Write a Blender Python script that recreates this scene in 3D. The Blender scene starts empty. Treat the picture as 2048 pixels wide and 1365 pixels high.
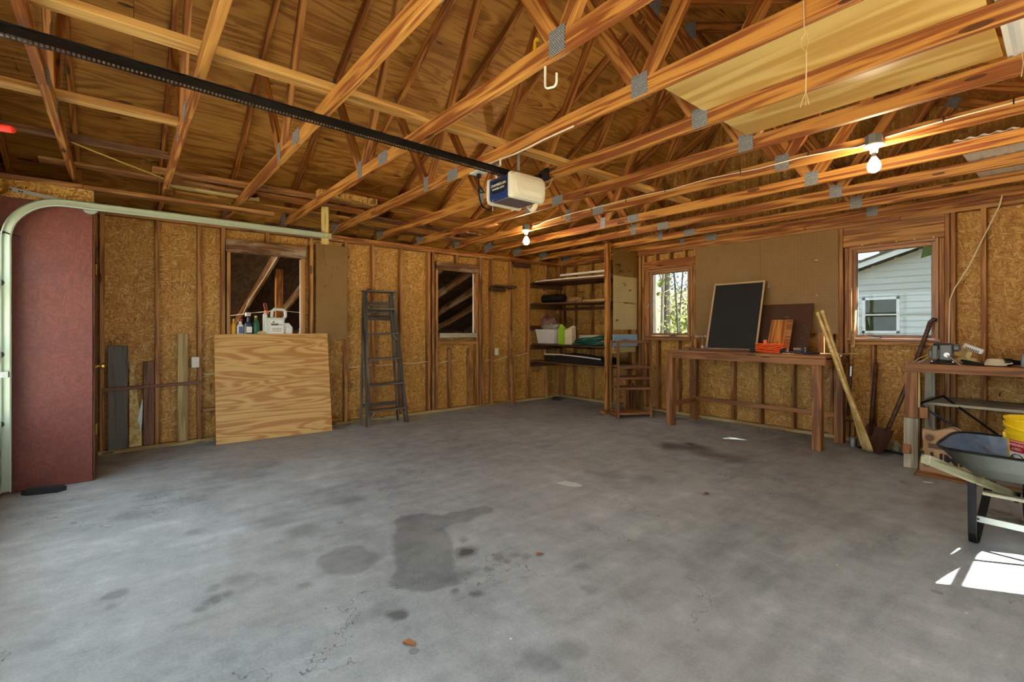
import bpy, math, random
from mathutils import Vector, Matrix, Euler

# ------------------------------------------------------------------ camera, world, sun, exposure
SC = bpy.context.scene
COL = SC.collection
random.seed(7)
V = Vector
cam_d = bpy.data.cameras.new('camera')
cam = bpy.data.objects.new('camera', cam_d)
COL.objects.link(cam)
cam.location = (6.278, 0.0, 1.26)
cam.rotation_euler = (math.radians(90), 0, math.radians(50.584))
cam_d.sensor_width = 36.0
cam_d.lens = 16.711
cam_d.shift_y = -23.6 / 2048.0
cam_d.clip_start = 0.02
cam_d.clip_end = 300
SC.camera = cam

world = bpy.data.worlds.new('sky')
SC.world = world
world.use_nodes = True
wn = world.node_tree
wn.nodes.clear()
w_out = wn.nodes.new('ShaderNodeOutputWorld')
w_bg = wn.nodes.new('ShaderNodeBackground')
w_bg.inputs['Color'].default_value = (0.80, 0.90, 1.0, 1)
w_bg.inputs['Strength'].default_value = 3.6
wn.links.new(w_bg.outputs[0], w_out.inputs[0])

sun_d = bpy.data.lights.new('sun', 'SUN')
sun_d.energy = 44.0
sun_d.angle = math.radians(0.53)
sun_d.color = (1.0, 0.95, 0.86)
sun = bpy.data.objects.new('sun', sun_d)
COL.objects.link(sun)
SUN_FROM = V((0.84, 0.55, 0.76)).normalized()
sun.location = (40, 26, 36)
sun.rotation_euler = (-SUN_FROM).to_track_quat('-Z', 'Y').to_euler()

vs = SC.view_settings
SC.display_settings.display_device = 'sRGB'
vs.view_transform = 'Standard'
vs.look = 'None'
vs.gamma = 1.0
vs.use_curve_mapping = False
vs.exposure = 0.97
SC.cycles.max_bounces = 6
SC.cycles.diffuse_bounces = 4
SC.cycles.glossy_bounces = 3
SC.cycles.transmission_bounces = 6
SC.cycles.transparent_max_bounces = 8
SC.cycles.sample_clamp_indirect = 8.0
SC.cycles.use_denoising = True
SC.cycles.use_adaptive_sampling = True
SC.cycles.adaptive_threshold = 0.08
SC.cycles.adaptive_min_samples = 12

# ------------------------------------------------------------------ mesh helpers
class MB:
    def __init__(s):
        s.v = []; s.f = []
    def add(s, vs_, fs, M=None):
        b = len(s.v)
        s.v += [tuple(M @ V(p)) if M else tuple(p) for p in vs_]
        s.f += [tuple(i + b for i in f) for f in fs]
        return s
    def box(s, lo, hi, M=None):
        x0, y0, z0 = lo; x1, y1, z1 = hi
        return s.add([(x0, y0, z0), (x1, y0, z0), (x1, y1, z0), (x0, y1, z0), (x0, y0, z1), (x1, y0, z1), (x1, y1, z1), (x0, y1, z1)],
                     [(0, 3, 2, 1), (4, 5, 6, 7), (0, 1, 5, 4), (1, 2, 6, 5), (2, 3, 7, 6), (3, 0, 4, 7)], M)
    def cbox(s, lo, hi, c=0.003, M=None):
        lo = list(lo); hi = list(hi)
        c = min(c, *[(hi[i] - lo[i]) * 0.45 for i in range(3)])
        vs_ = []; idx = {}
        for ix in (0, 1):
            for iy in (0, 1):
                for iz in (0, 1):
                    p = [(lo, hi)[ix][0], (lo, hi)[iy][1], (lo, hi)[iz][2]]
                    sg = [1 if ix == 0 else -1, 1 if iy == 0 else -1, 1 if iz == 0 else -1]
                    for a in range(3):
                        q = list(p)
                        for b in range(3):
                            if b != a: q[b] += sg[b] * c
                        idx[(ix, iy, iz, a)] = len(vs_); vs_.append(q)
        fs = []
        def quad(a, k):
            o = [b for b in range(3) if b != a]
            r = []
            for (u, w) in ((0, 0), (1, 0), (1, 1), (0, 1)):
                t = [0, 0, 0]; t[a] = k; t[o[0]] = u; t[o[1]] = w
                r.append(idx[(t[0], t[1], t[2], a)])
            return r
        for a in range(3):
            for k in (0, 1): fs.append(quad(a, k))
        for a in range(3):
            o = [b for b in range(3) if b != a]
            for u in (0, 1):
                for w in (0, 1):
                    t0 = [0, 0, 0]; t0[o[0]] = u; t0[o[1]] = w
                    t1 = list(t0); t1[a] = 1
                    fs.append([idx[(*t0, o[0])], idx[(*t1, o[0])], idx[(*t1, o[1])], idx[(*t0, o[1])]])
        for ix in (0, 1):
            for iy in (0, 1):
                for iz in (0, 1): fs.append([idx[(ix, iy, iz, a)] for a in range(3)])
        cen = V([(lo[i] + hi[i]) / 2 for i in range(3)])
        out = []
        for f in fs:
            p = [V(vs_[i]) for i in f]
            n = (p[1] - p[0]).cross(p[2] - p[0])
            m = sum(p, V((0, 0, 0))) / len(p)
            out.append(tuple(f) if n.dot(m - cen) > 0 else tuple(reversed(f)))
        return s.add(vs_, out, M)
    def prism(s, poly, d0, d1, ax=1, M=None):
        """polygon in the plane across axis ax, pushed from d0 to d1"""
        n = len(poly)
        def P(u, w, d):
            return {0: (d, u, w), 1: (u, d, w), 2: (u, w, d)}[ax]
        vs_ = [P(u, w, d0) for u, w in poly] + [P(u, w, d1) for u, w in poly]
        fs = [tuple(range(n)), tuple(range(2 * n - 1, n - 1, -1))] + [(i, i + n, (i + 1) % n + n, (i + 1) % n) for i in range(n)]
        return s.add(vs_, fs, M)
    def tube(s, pts, r, n=8, M=None, closed=False, flat=1.0):
        pts = [V(p) for p in pts]
        k = len(pts)
        rs = r if isinstance(r, (list, tuple)) else [r] * k
        vs_ = []; fs = []
        prev = None
        for i, p in enumerate(pts):
            if closed: t = pts[(i + 1) % k] - pts[i - 1]
            else: t = pts[min(i + 1, k - 1)] - pts[max(i - 1, 0)]
            t.normalize()
            if prev is None:
                a = V((0, 0, 1)) if abs(t.z) < 0.9 else V((1, 0, 0))
                u = t.cross(a).normalized()
            else:
                u = (prev - t * prev.dot(t))
                u = u.normalized() if u.length > 1e-6 else t.orthogonal().normalized()
            prev = u
            w = t.cross(u)
            for j in range(n):
                a = 2 * math.pi * j / n
                vs_.append(p + (u * math.cos(a) + w * math.sin(a) * flat) * rs[i])
        for i in range(k if closed else k - 1):
            for j in range(n):
                a, b = i * n + j, i * n + (j + 1) % n
                c, d = ((i + 1) % k) * n + (j + 1) % n, ((i + 1) % k) * n + j
                fs.append((a, b, c, d))
        if not closed:
            fs.append(tuple(reversed(range(n)))); fs.append(tuple(range((k - 1) * n, k * n)))
        return s.add(vs_, fs, M)
    def lathe(s, prof, n=16, M=None, caps=True):
        vs_ = []; fs = []
        for r, z in prof:
            for j in range(n):
                a = 2 * math.pi * j / n
                vs_.append((r * math.cos(a), r * math.sin(a), z))
        for i in range(len(prof) - 1):
            for j in range(n):
                fs.append((i * n + j, i * n + (j + 1) % n, (i + 1) * n + (j + 1) % n, (i + 1) * n + j))
        if caps:
            fs.append(tuple(reversed(range(n)))); fs.append(tuple(range((len(prof) - 1) * n, len(prof) * n)))
        return s.add(vs_, fs, M)
    def mesh(s, name, m, smooth=False):
        me = bpy.data.meshes.new(name)
        me.from_pydata(s.v, [], s.f)
        if smooth:
            for p in me.polygons: p.use_smooth = True
        me.materials.append(MATS[m] if isinstance(m, str) else m)
        me.update()
        return me
    def build(s, name, m, parent=None, M=None, smooth=False):
        return link(name, s.mesh(name, m, smooth), parent, M)

def link(name, data, parent=None, M=None):
    o = bpy.data.objects.new(name, data)
    COL.objects.link(o)
    if parent is not None: o.parent = parent
    if M is not None: o.matrix_basis = M
    return o

def tag(o, label, cat=None, group=None, kind=None):
    o['label'] = label
    if cat: o['category'] = cat
    if group: o['group'] = group
    if kind: o['kind'] = kind
    return o

def thing(name, label, cat, loc=(0, 0, 0), rz=0.0, group=None, kind=None, rot=None):
    o = bpy.data.objects.new(name, None)
    o.empty_display_size = 0.1
    COL.objects.link(o)
    o.location = loc
    o.rotation_euler = rot if rot else (0, 0, rz)
    return tag(o, label, cat, group, kind)

def struct(name, label):
    o = bpy.data.objects.new(name, None)
    o.empty_display_size = 0.1
    COL.objects.link(o)
    return tag(o, label, kind='structure')

def copy_tree(root, loc, label):
    r = root.copy(); COL.objects.link(r); r.location = loc
    if label: r['label'] = label
    for ch in list(root.children):
        c = ch.copy(); COL.objects.link(c); c.parent = r
        for g in list(ch.children):
            d = g.copy(); COL.objects.link(d); d.parent = c
    return r

_cache = {}
def frame(p0, p1, up):
    x = (V(p1) - V(p0)); L = x.length; x.normalize()
    up = V(up)
    if abs(up.normalized().dot(x)) > 0.999: up = V((0, 1, 0)) if abs(x.y) < 0.9 else V((1, 0, 0))
    y = up.cross(x).normalized(); z = x.cross(y)
    M = Matrix((x, y, z)).transposed().to_4x4()
    M.translation = (V(p0) + V(p1)) / 2
    return M, L

def beam(parent, name, p0, p1, w, h, m, up=(0, 0, 1), c=0.003):
    """board from p0 to p1 (centre line): w across, h along up; grain runs along its own X"""
    M, L = frame(p0, p1, up)
    k = (name, round(L, 3), round(w, 4), round(h, 4), m if isinstance(m, str) else m.name, c)
    if k not in _cache:
        _cache[k] = MB().cbox((-L / 2, -w / 2, -h / 2), (L / 2, w / 2, h / 2), c).mesh(name, m)
    return link(name, _cache[k], parent, M)

def slab(parent, name, lo, hi, m, ax=None, c=0.003):
    """axis-aligned board given by its corners; grain along its longest side (or ax)"""
    lo = V(lo); hi = V(hi); d = hi - lo; cen = (lo + hi) / 2
    if ax is None: ax = max(range(3), key=lambda i: d[i])
    th = min((i for i in range(3) if i != ax), key=lambda i: d[i])
    e = V((0, 0, 0)); e[ax] = d[ax] / 2
    up = V((0, 0, 0)); up[th] = 1
    other = 3 - ax - th
    return beam(parent, name, cen - e, cen + e, d[other], d[th], m, up, c)

def text(parent, name, s, size, m, M, ext=0.0006, align='CENTER', sx=1.0, bold=0.0):
    cu = bpy.data.curves.new(name, 'FONT')
    cu.body = s; cu.size = size; cu.extrude = ext; cu.align_x = align; cu.align_y = 'CENTER'; cu.offset = bold
    tmp = bpy.data.objects.new(name, cu); COL.objects.link(tmp)
    dg = bpy.context.evaluated_depsgraph_get(); dg.update()
    me = bpy.data.meshes.new_from_object(tmp.evaluated_get(dg))
    bpy.data.objects.remove(tmp); bpy.data.curves.remove(cu)
    me.materials.clear(); me.materials.append(MATS[m])
    return link(name, me, parent, M @ Matrix.Diagonal((sx, 1, 1, 1)))

def facing(p, n, up=(0, 0, 1)):
    """matrix whose local XY plane faces n, local Y near up, at p"""
    z = V(n).normalized(); x = V(up).cross(z).normalized(); y = z.cross(x)
    M = Matrix((x, y, z)).transposed().to_4x4(); M.translation = V(p)
    return M

def T(x, y, z): return Matrix.Translation((x, y, z))
def RX(a): return Matrix.Rotation(math.radians(a), 4, 'X')
def RY(a): return Matrix.Rotation(math.radians(a), 4, 'Y')
def RZ(a): return Matrix.Rotation(math.radians(a), 4, 'Z')
def S3(x, y, z): return Matrix.Diagonal((x, y, z, 1))

# ------------------------------------------------------------------ materials
MATS = {}
class NT:
    def __init__(s, name):
        s.m = bpy.data.materials.new(name); s.m.use_nodes = True
        s.t = s.m.node_tree; s.t.nodes.clear()
        s.out = s.n('OutputMaterial'); s.b = s.n('BsdfPrincipled')
        s.t.links.new(s.b.outputs[0], s.out.inputs[0])
        MATS[name] = s.m
    def n(s, ty, **kw):
        nd = s.t.nodes.new('ShaderNode' + ty)
        for k, v in kw.items(): setattr(nd, k, v)
        return nd
    def put(s, sock, v):
        if hasattr(v, 'is_linked') or isinstance(v, bpy.types.NodeSocket): s.t.links.new(v, sock)
        elif isinstance(v, (tuple, list)) and len(v) == 3 and sock.type == 'RGBA': sock.default_value = (*v, 1)
        else: sock.default_value = v
    def math(s, op, a, b=0.0, c=None, clamp=False):
        nd = s.n('Math', operation=op, use_clamp=clamp)
        s.put(nd.inputs[0], a); s.put(nd.inputs[1], b)
        if c is not None: s.put(nd.inputs[2], c)
        return nd.outputs[0]
    def vmath(s, op, a, b=(0, 0, 0)):
        nd = s.n('VectorMath', operation=op)
        s.put(nd.inputs[0], a)
        if op == 'SCALE': s.put(nd.inputs['Scale'], b)
        else: s.put(nd.inputs[1], b)
        return nd.outputs['Value'] if op in ('LENGTH', 'DOT_PRODUCT', 'DISTANCE') else nd.outputs[0]
    def map(s, v, scale=(1, 1, 1), rot=(0, 0, 0), loc=(0, 0, 0)):
        nd = s.n('Mapping'); s.put(nd.inputs[0], v)
        nd.inputs['Scale'].default_value = scale; nd.inputs['Rotation'].default_value = rot; nd.inputs['Location'].default_value = loc
        return nd.outputs[0]
    def noise(s, v, scale=1, detail=2, rough=.5, dist=0):
        nd = s.n('TexNoise'); s.put(nd.inputs['Vector'], v)
        nd.inputs['Scale'].default_value = scale; nd.inputs['Detail'].default_value = detail
        nd.inputs['Roughness'].default_value = rough; nd.inputs['Distortion'].default_value = dist
        return nd.outputs[0]
    def ramp(s, f, stops, mode='LINEAR'):
        nd = s.n('ValToRGB'); s.put(nd.inputs[0], f)
        r = nd.color_ramp; r.interpolation = mode
        while len(r.elements) < len(stops): r.elements.new(0.5)
        for e, (p, c) in zip(r.elements, stops):
            e.position = p; e.color = (*c, 1) if len(c) == 3 else c
        return nd.outputs[0]
    def mix(s, f, a, b, mode='MIX'):
        nd = s.n('Mix', data_type='RGBA', blend_type=mode)
        s.put(nd.inputs[0], f); s.put(nd.inputs[6], a); s.put(nd.inputs[7], b)
        return nd.outputs[2]
    def coord(s, k=40.0):
        tc = s.n('TexCoord'); oi = s.n('ObjectInfo')
        r = s.vmath('SCALE', (1.0, 0.37, 0.71), s.math('MULTIPLY', oi.outputs['Random'], k))
        s.rand = oi.outputs['Random']
        return s.vmath('ADD', tc.outputs['Object'], r)
    def bump(s, h, strength=.3, dist=.002):
        nd = s.n('Bump'); s.put(nd.inputs['Height'], h)
        nd.inputs['Strength'].default_value = strength; nd.inputs['Distance'].default_value = dist
        s.t.links.new(nd.outputs[0], s.b.inputs['Normal'])
    def set(s, color=None, rough=.6, metal=0.0, spec=None):
        if color is not None: s.put(s.b.inputs['Base Color'], color)
        s.put(s.b.inputs['Roughness'], rough); s.put(s.b.inputs['Metallic'], metal)
        if spec is not None: s.put(s.b.inputs['Specular IOR Level'], spec)
        return s

def C(r, g, b):
    """sRGB 0-255 to linear"""
    return tuple(((x / 255) / 12.92 if x / 255 < .04045 else ((x / 255 + .055) / 1.055) ** 2.4) for x in (r, g, b))

def sc(c, k): return tuple(x * k for x in c)

def wc(c): return (c[0] * .93, min(1, c[1] * 1.05), min(1, c[2] * 1.10))

def wood(name, light, dark, rings=24.0, gs=(0.9, 13, 13), rough=.62, knots=.55, vary=.25, wear=None, ra=.34):
    light, dark = wc(light), wc(dark)
    m = NT(name); p = m.coord()
    n = m.noise(m.map(p, gs), 1, 2, .5, .8)
    ring = m.math('SINE', m.math('MULTIPLY', n, rings))
    fib = m.noise(m.map(p, (gs[0] * 3, 160, 160)), 1, 2, .6)
    f = m.math('ADD', m.math('MULTIPLY', ring, ra), m.math('MULTIPLY', fib, .9))
    col = m.ramp(f, [(.2, dark), (.45, tuple((a * .45 + b * .55) for a, b in zip(dark, light))), (.8, light)])
    big = m.noise(m.map(p, (.8, 3, 3)), 1, 2)
    col = m.mix(m.math('MULTIPLY', big, .5), col, sc(dark, 1.1))
    if knots:
        vo = m.n('TexVoronoi'); m.put(vo.inputs['Vector'], m.map(p, (2.2, 9, 9))); vo.inputs['Scale'].default_value = 1
        k = m.math('LESS_THAN', vo.outputs['Distance'], .13)
        sel = m.math('GREATER_THAN', m.math('FRACT', m.math('MULTIPLY', vo.outputs['Color'], 3.7)), 1 - knots)
        col = m.mix(m.math('MULTIPLY', m.math('MULTIPLY', k, sel), .85), col, sc(dark, .3))
    if wear:
        wn_ = m.noise(m.map(p, (1.5, 6, 6)), 1, 5, .65)
        col = m.mix(m.ramp(wn_, [(.52, (0, 0, 0)), (.66, (1, 1, 1))]), col, wear)
    hsv = m.n('HueSaturation'); m.put(hsv.inputs['Color'], col)
    m.put(hsv.inputs['Value'], m.math('ADD', m.math('MULTIPLY', m.rand, vary), 1 - vary / 2))
    m.set(hsv.outputs[0], rough)
    return m

def osb(name, cols, paint=None, tint=None):
    m = NT(name); p = m.coord()
    def layer(a, sx, sy):
        vo = m.n('TexVoronoi', voronoi_dimensions='2D')
        m.put(vo.inputs['Vector'], m.map(m.map(p, (1, 1, 1), (0, 0, math.radians(a))), (sx, sy, 1))); vo.inputs['Scale'].default_value = 1
        sp = m.n('SeparateColor'); m.put(sp.inputs[0], vo.outputs['Color'])
        return sp.outputs[0]
    cols = [(q, wc(c)) for q, c in cols]
    l1, l2, l3 = layer(12, 15, 92), layer(77, 19, 98), layer(136, 14, 84)
    s1 = m.noise(p, 23, 2); s2 = m.noise(m.map(p, (1, 1, 1), (0, 0, 0), (9, 3, 1)), 20, 2)
    a = m.mix(m.math('GREATER_THAN', s1, .5), l1, l2)
    b = m.mix(m.math('GREATER_THAN', s2, .56), a, l3)
    fine = m.noise(m.map(p, (46, 46, 46)), 1, 3, .6)
    f = m.math('ADD', m.math('MULTIPLY', b, .8), m.math('MULTIPLY', fine, .28))
    col = m.ramp(f, cols)
    col = m.mix(m.ramp(fine, [(.63, (0, 0, 0)), (.70, (.6, .6, .6))]), col, C(74, 42, 18))
    big = m.noise(p, 1.7, 3)
    col = m.mix(m.math('MULTIPLY', big, .35), col, tint or cols[1][1])
    if paint:
        pn = m.noise(p, 2.2, 5, .6)
        pc = m.ramp(f, [(.1, sc(paint, .82)), (.5, paint), (.95, tuple(min(1, x * 1.3 + .005) for x in paint))])
        pc = m.mix(m.math('MULTIPLY', pn, .4), pc, C(108, 62, 58))
        col = pc
    m.set(col, .5 if paint else .62)
    return m

def plain(name, col, rough=.5, metal=0.0, vary=.12, ns=30, bump=0, spec=None):
    m = NT(name); p = m.coord()
    n = m.noise(p, ns, 4, .6)
    c = m.mix(n, sc(col, 1 - vary), tuple(min(1, x * (1 + vary)) for x in col))
    m.set(c, rough, metal, spec)
    if bump: m.bump(n, bump, .002)
    return m

wood('pine_truss', C(220, 148, 64), C(138, 68, 18), rings=26, gs=(.7, 12, 12), vary=.22)
wood('pine_web', C(212, 140, 62), C(140, 72, 22), rings=22, gs=(.9, 14, 14), vary=.3)
wood('pine_stud', C(200, 138, 74), C(140, 82, 36), rings=20, vary=.2)
wood('pine_brace', C(224, 168, 92), C(172, 112, 50), rings=18, vary=.1)
wood('barrow_handle', C(176, 162, 126), C(112, 98, 68), rings=16, knots=.2, vary=.05, wear=C(206, 204, 190))
wood('pine_pale', C(228, 196, 128), C(180, 138, 74), rings=18, vary=.12)
wood('pine_old', C(168, 112, 64), C(98, 58, 28), rings=22, wear=C(170, 150, 120), vary=.12)
wood('treated', C(200, 168, 110), C(150, 116, 66), rings=18, knots=.7, vary=.05)
wood('grey_board', C(128, 115, 100), C(84, 75, 65), rings=14, knots=.3, vary=.08)
wood('grey_ladder', C(122, 104, 86), C(72, 58, 46), rings=18, knots=.2, vary=.12)
wood('red_board', C(146, 92, 60), C(88, 50, 32), rings=16, vary=.1)
wood('bench_wood', C(178, 114, 64), C(118, 68, 32), rings=18, vary=.12)
wood('dark_shelf', C(112, 68, 38), C(62, 34, 18), rings=16, vary=.15)
wood('window_wood', C(186, 124, 74), C(140, 84, 44), rings=14, knots=0, rough=.4, vary=.08)
wood('oar_wood', C(242, 204, 134), C(204, 156, 84), rings=12, knots=0, rough=.3, vary=.06)
wood('handle_wood', C(206, 158, 96), C(150, 100, 52), rings=12, knots=0, rough=.4, vary=.1)
wood('handle_dark', C(120, 74, 50), C(72, 40, 26), rings=12, knots=0, rough=.5, vary=.1)
wood('weathered', C(190, 174, 148), C(130, 112, 86), rings=16, knots=.2, vary=.06, wear=C(206, 194, 172))
wood('ply_roof', C(220, 154, 68), C(160, 96, 32), rings=44, gs=(.8, 5.2, 5.2), rough=.6, knots=.32, vary=.2, ra=.22)
wood('ply_new', C(232, 180, 108), C(190, 124, 56), rings=64, gs=(.75, 5.4, 5.4), rough=.5, knots=0, vary=.05, ra=.33)
wood('ply_stored', C(238, 196, 120), C(200, 148, 76), rings=26, gs=(.6, 3.2, 3.2), rough=.5, knots=0, vary=.05)
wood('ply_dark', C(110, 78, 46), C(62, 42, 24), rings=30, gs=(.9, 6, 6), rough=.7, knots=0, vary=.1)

OSB_COLS = [(.02, C(116, 66, 20)), (.25, C(174, 112, 40)), (.55, C(198, 136, 56)), (.82, C(214, 158, 76)), (1.0, C(240, 200, 130))]
osb('osb', OSB_COLS)
osb('osb_header', [(.1, C(112, 66, 20)), (.35, C(176, 114, 40)), (.6, C(206, 146, 62)), (.9, C(228, 178, 96))])
osb('osb_red', OSB_COLS, paint=C(114, 52, 36))

def pegboard(name, col):
    m = NT(name); p = m.n('TexCoord').outputs['Object']
    f = m.vmath('FRACTION', m.vmath('SCALE', p, 1 / .0254))
    sp = m.n('SeparateXYZ'); m.put(sp.inputs[0], f)
    dx = m.math('SUBTRACT', sp.outputs[0], .5); dy = m.math('SUBTRACT', sp.outputs[1], .5)
    d = m.math('SQRT', m.math('ADD', m.math('MULTIPLY', dx, dx), m.math('MULTIPLY', dy, dy)))
    hole = m.math('LESS_THAN', d, .13)
    n = m.noise(p, 4, 4)
    c = m.mix(n, sc(col, .85), sc(col, 1.12))
    m.set(m.mix(hole, c, sc(col, .12)), .5)
pegboard('pegboard', C(142, 106, 48))
pegboard('pegboard_pale', C(200, 176, 118))

plain('galvanized', C(168, 172, 168), .42, .85, .12, 18)
plain('track_steel', C(186, 198, 176), .4, .75, .1, 9)
plain('steel', C(170, 168, 164), .32, 1.0, .08)
plain('black_steel', C(34, 34, 36), .38, .6, .2)
plain('black_plastic', C(20, 20, 22), .45, 0, .2)
plain('black_rubber', C(26, 26, 27), .75, 0, .2, bump=.2)
plain('dark_iron', C(58, 54, 52), .5, .6, .25)
plain('rust_iron', C(92, 62, 46), .7, .4, .4, 40)
plain('brass', C(196, 156, 74), .3, .9, .1)
plain('white_plastic', C(226, 224, 212), .4, 0, .05)
plain('white_paint', C(232, 232, 226), .45, 0, .05)
plain('cream_plastic', C(214, 208, 186), .35, 0, .05)
plain('door_white', C(224, 226, 218), .5, 0, .08, 6)
plain('blue_plastic', C(28, 50, 104), .35, 0, .08)
plain('smoke_lens', C(96, 86, 92), .3, 0, .1)
plain('porcelain', C(234, 230, 218), .25, 0, .03)
plain('box_grey', C(120, 126, 126), .5, .3, .1)
plain('cable_white', C(228, 214, 182), .5, 0, .05)
plain('cable_tan', C(206, 178, 128), .5, 0, .05)
plain('rope_yellow', C(214, 190, 96), .7, 0, .1)
plain('red_plastic', C(214, 42, 24), .4, 0, .05)
plain('blue_paint', C(158, 190, 212), .5, 0, .08, 8)
plain('chalk_black', C(28, 27, 27), .7, 0, .3, 8)
plain('chalk_frame', C(196, 164, 124), .5, 0, .08)
plain('brown_panel', C(82, 50, 30), .55, 0, .12, 5)
plain('orange_cord', C(236, 92, 24), .45, 0, .08)
plain('orange_plastic', C(240, 118, 44), .4, 0, .06)
plain('tub_white', C(206, 200, 190), .4, 0, .06)
plain('bag_green', C(150, 190, 40), .4, 0, .1)
plain('bag_paper', C(206, 190, 152), .7, 0, .2, 12)
plain('bag_plastic', C(128, 84, 74), .35, 0, .6, 14)
plain('bag_clear', C(150, 146, 128), .3, 0, .5, 22)
plain('hose_green', C(26, 84, 66), .4, 0, .15)
plain('pvc', C(222, 212, 194), .45, 0, .06)
plain('fibre_roll', C(178, 136, 84), .9, 0, .25, 24)
plain('kraft', C(190, 154, 114), .75, 0, .12, 10, .3)
plain('ink', C(34, 24, 22), .7, 0, .1)
plain('ink_soft', C(104, 76, 56), .7, 0, .1)
plain('label_white', C(236, 234, 226), .5, 0, .03)
plain('label_red', C(196, 24, 30), .5, 0, .03)
plain('label_grey', C(120, 118, 112), .5, 0, .1)
plain('bucket_yellow', C(244, 202, 20), .35, 0, .04)
plain('bottle_yellow', C(210, 160, 28), .35, 0, .06)
plain('bottle_white', C(226, 226, 224), .35, 0, .04)
plain('bottle_blue', C(60, 78, 130), .35, 0, .06)
plain('bottle_green', C(20, 96, 60), .35, 0, .08)
plain('bottle_slate', C(62, 70, 84), .4, 0, .1)
plain('cap_red', C(150, 50, 40), .4, 0, .06)
plain('cap_yellow', C(220, 190, 70), .4, 0, .05)
plain('jug_white', C(222, 224, 214), .35, 0, .03)
plain('cap_orange', C(216, 120, 40), .4, 0, .05)
plain('barrow_outer', C(46, 46, 34), .5, .1, .3, 6)
plain('vise_grey', C(104, 104, 102), .45, .25, .15)
plain('barrow_inner', C(112, 142, 180), .35, .35, .35, 30)  # blue of the reflected sky put into the tray's base colour
plain('leather', C(214, 192, 136), .8, 0, .2, 20, .3)
plain('leaf_brown', C(150, 92, 54), .7, 0, .3)
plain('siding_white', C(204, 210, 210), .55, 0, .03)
plain('trim_white', C(232, 236, 238), .5, 0, .03)
plain('house_glass', C(52, 62, 40), .06, 0, .35, 2.0)
plain('shingle', C(96, 92, 88), .9, 0, .3, 40)
plain('bark', C(122, 108, 92), .9, 0, .35, 14, .6)
plain('bark_dark', C(84, 74, 64), .9, 0, .35, 14, .6)
plain('foliage_light', C(150, 158, 72), .7, 0, .3, 3)
plain('foliage_dark', C(74, 96, 44), .7, 0, .35, 3)
plain('foliage_tan', C(186, 168, 122), .8, 0, .3, 3)
plain('soil', C(150, 132, 100), .95, 0, .35, 3, .5)
plain('driveway', C(176, 172, 164), .9, 0, .1, 4)
plain('wall_outside', C(196, 190, 176), .8, 0, .05, 4)
plain('filler', C(206, 208, 204), .8, 0, .1, 20)
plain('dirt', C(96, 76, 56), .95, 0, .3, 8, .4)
plain('soot', C(40, 40, 44), .9, 0, .3, 20)

def gusset():
    m = NT('gusset'); p = m.n('TexCoord').outputs['Object']
    vo = m.n('TexBrick'); m.put(vo.inputs['Vector'], m.map(p, (1, 1, 1)))
    vo.inputs['Scale'].default_value = 32
    vo.inputs['Color1'].default_value = (*C(196, 198, 196), 1); vo.inputs['Color2'].default_value = (*C(164, 168, 170), 1)
    vo.inputs['Mortar'].default_value = (*C(84, 84, 86), 1); vo.inputs['Mortar Size'].default_value = .06
    vo.inputs['Brick Width'].default_value = .4; vo.inputs['Row Height'].default_value = .28
    m.set(vo.outputs[0], .55, .3)
gusset()

def glass(name, tint):
    m = NT(name)
    m.set((1, 1, 1), 0.0)
    tr = m.n('BsdfTransparent'); tr.inputs[0].default_value = (*tint, 1)
    gl = m.n('BsdfGlossy'); gl.inputs['Roughness'].default_value = .02
    mx = m.n('MixShader'); mx.inputs[0].default_value = .02
    m.t.links.new(tr.outputs[0], mx.inputs[1]); m.t.links.new(gl.outputs[0], mx.inputs[2])
    m.t.links.new(mx.outputs[0], m.out.inputs[0])
glass('glass', (.94, .97, .96))
glass('dimming_glass', (.46, .50, .51))  # tint added to hold down the bright view outside

def emitter(name, col, st):
    m = NT(name); m.set((1, 1, 1), .4)
    m.b.inputs['Emission Color'].default_value = (*col, 1); m.b.inputs['Emission Strength'].default_value = st
emitter('bulb_lit', (1.0, .82, .56), 200.0)

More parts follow.
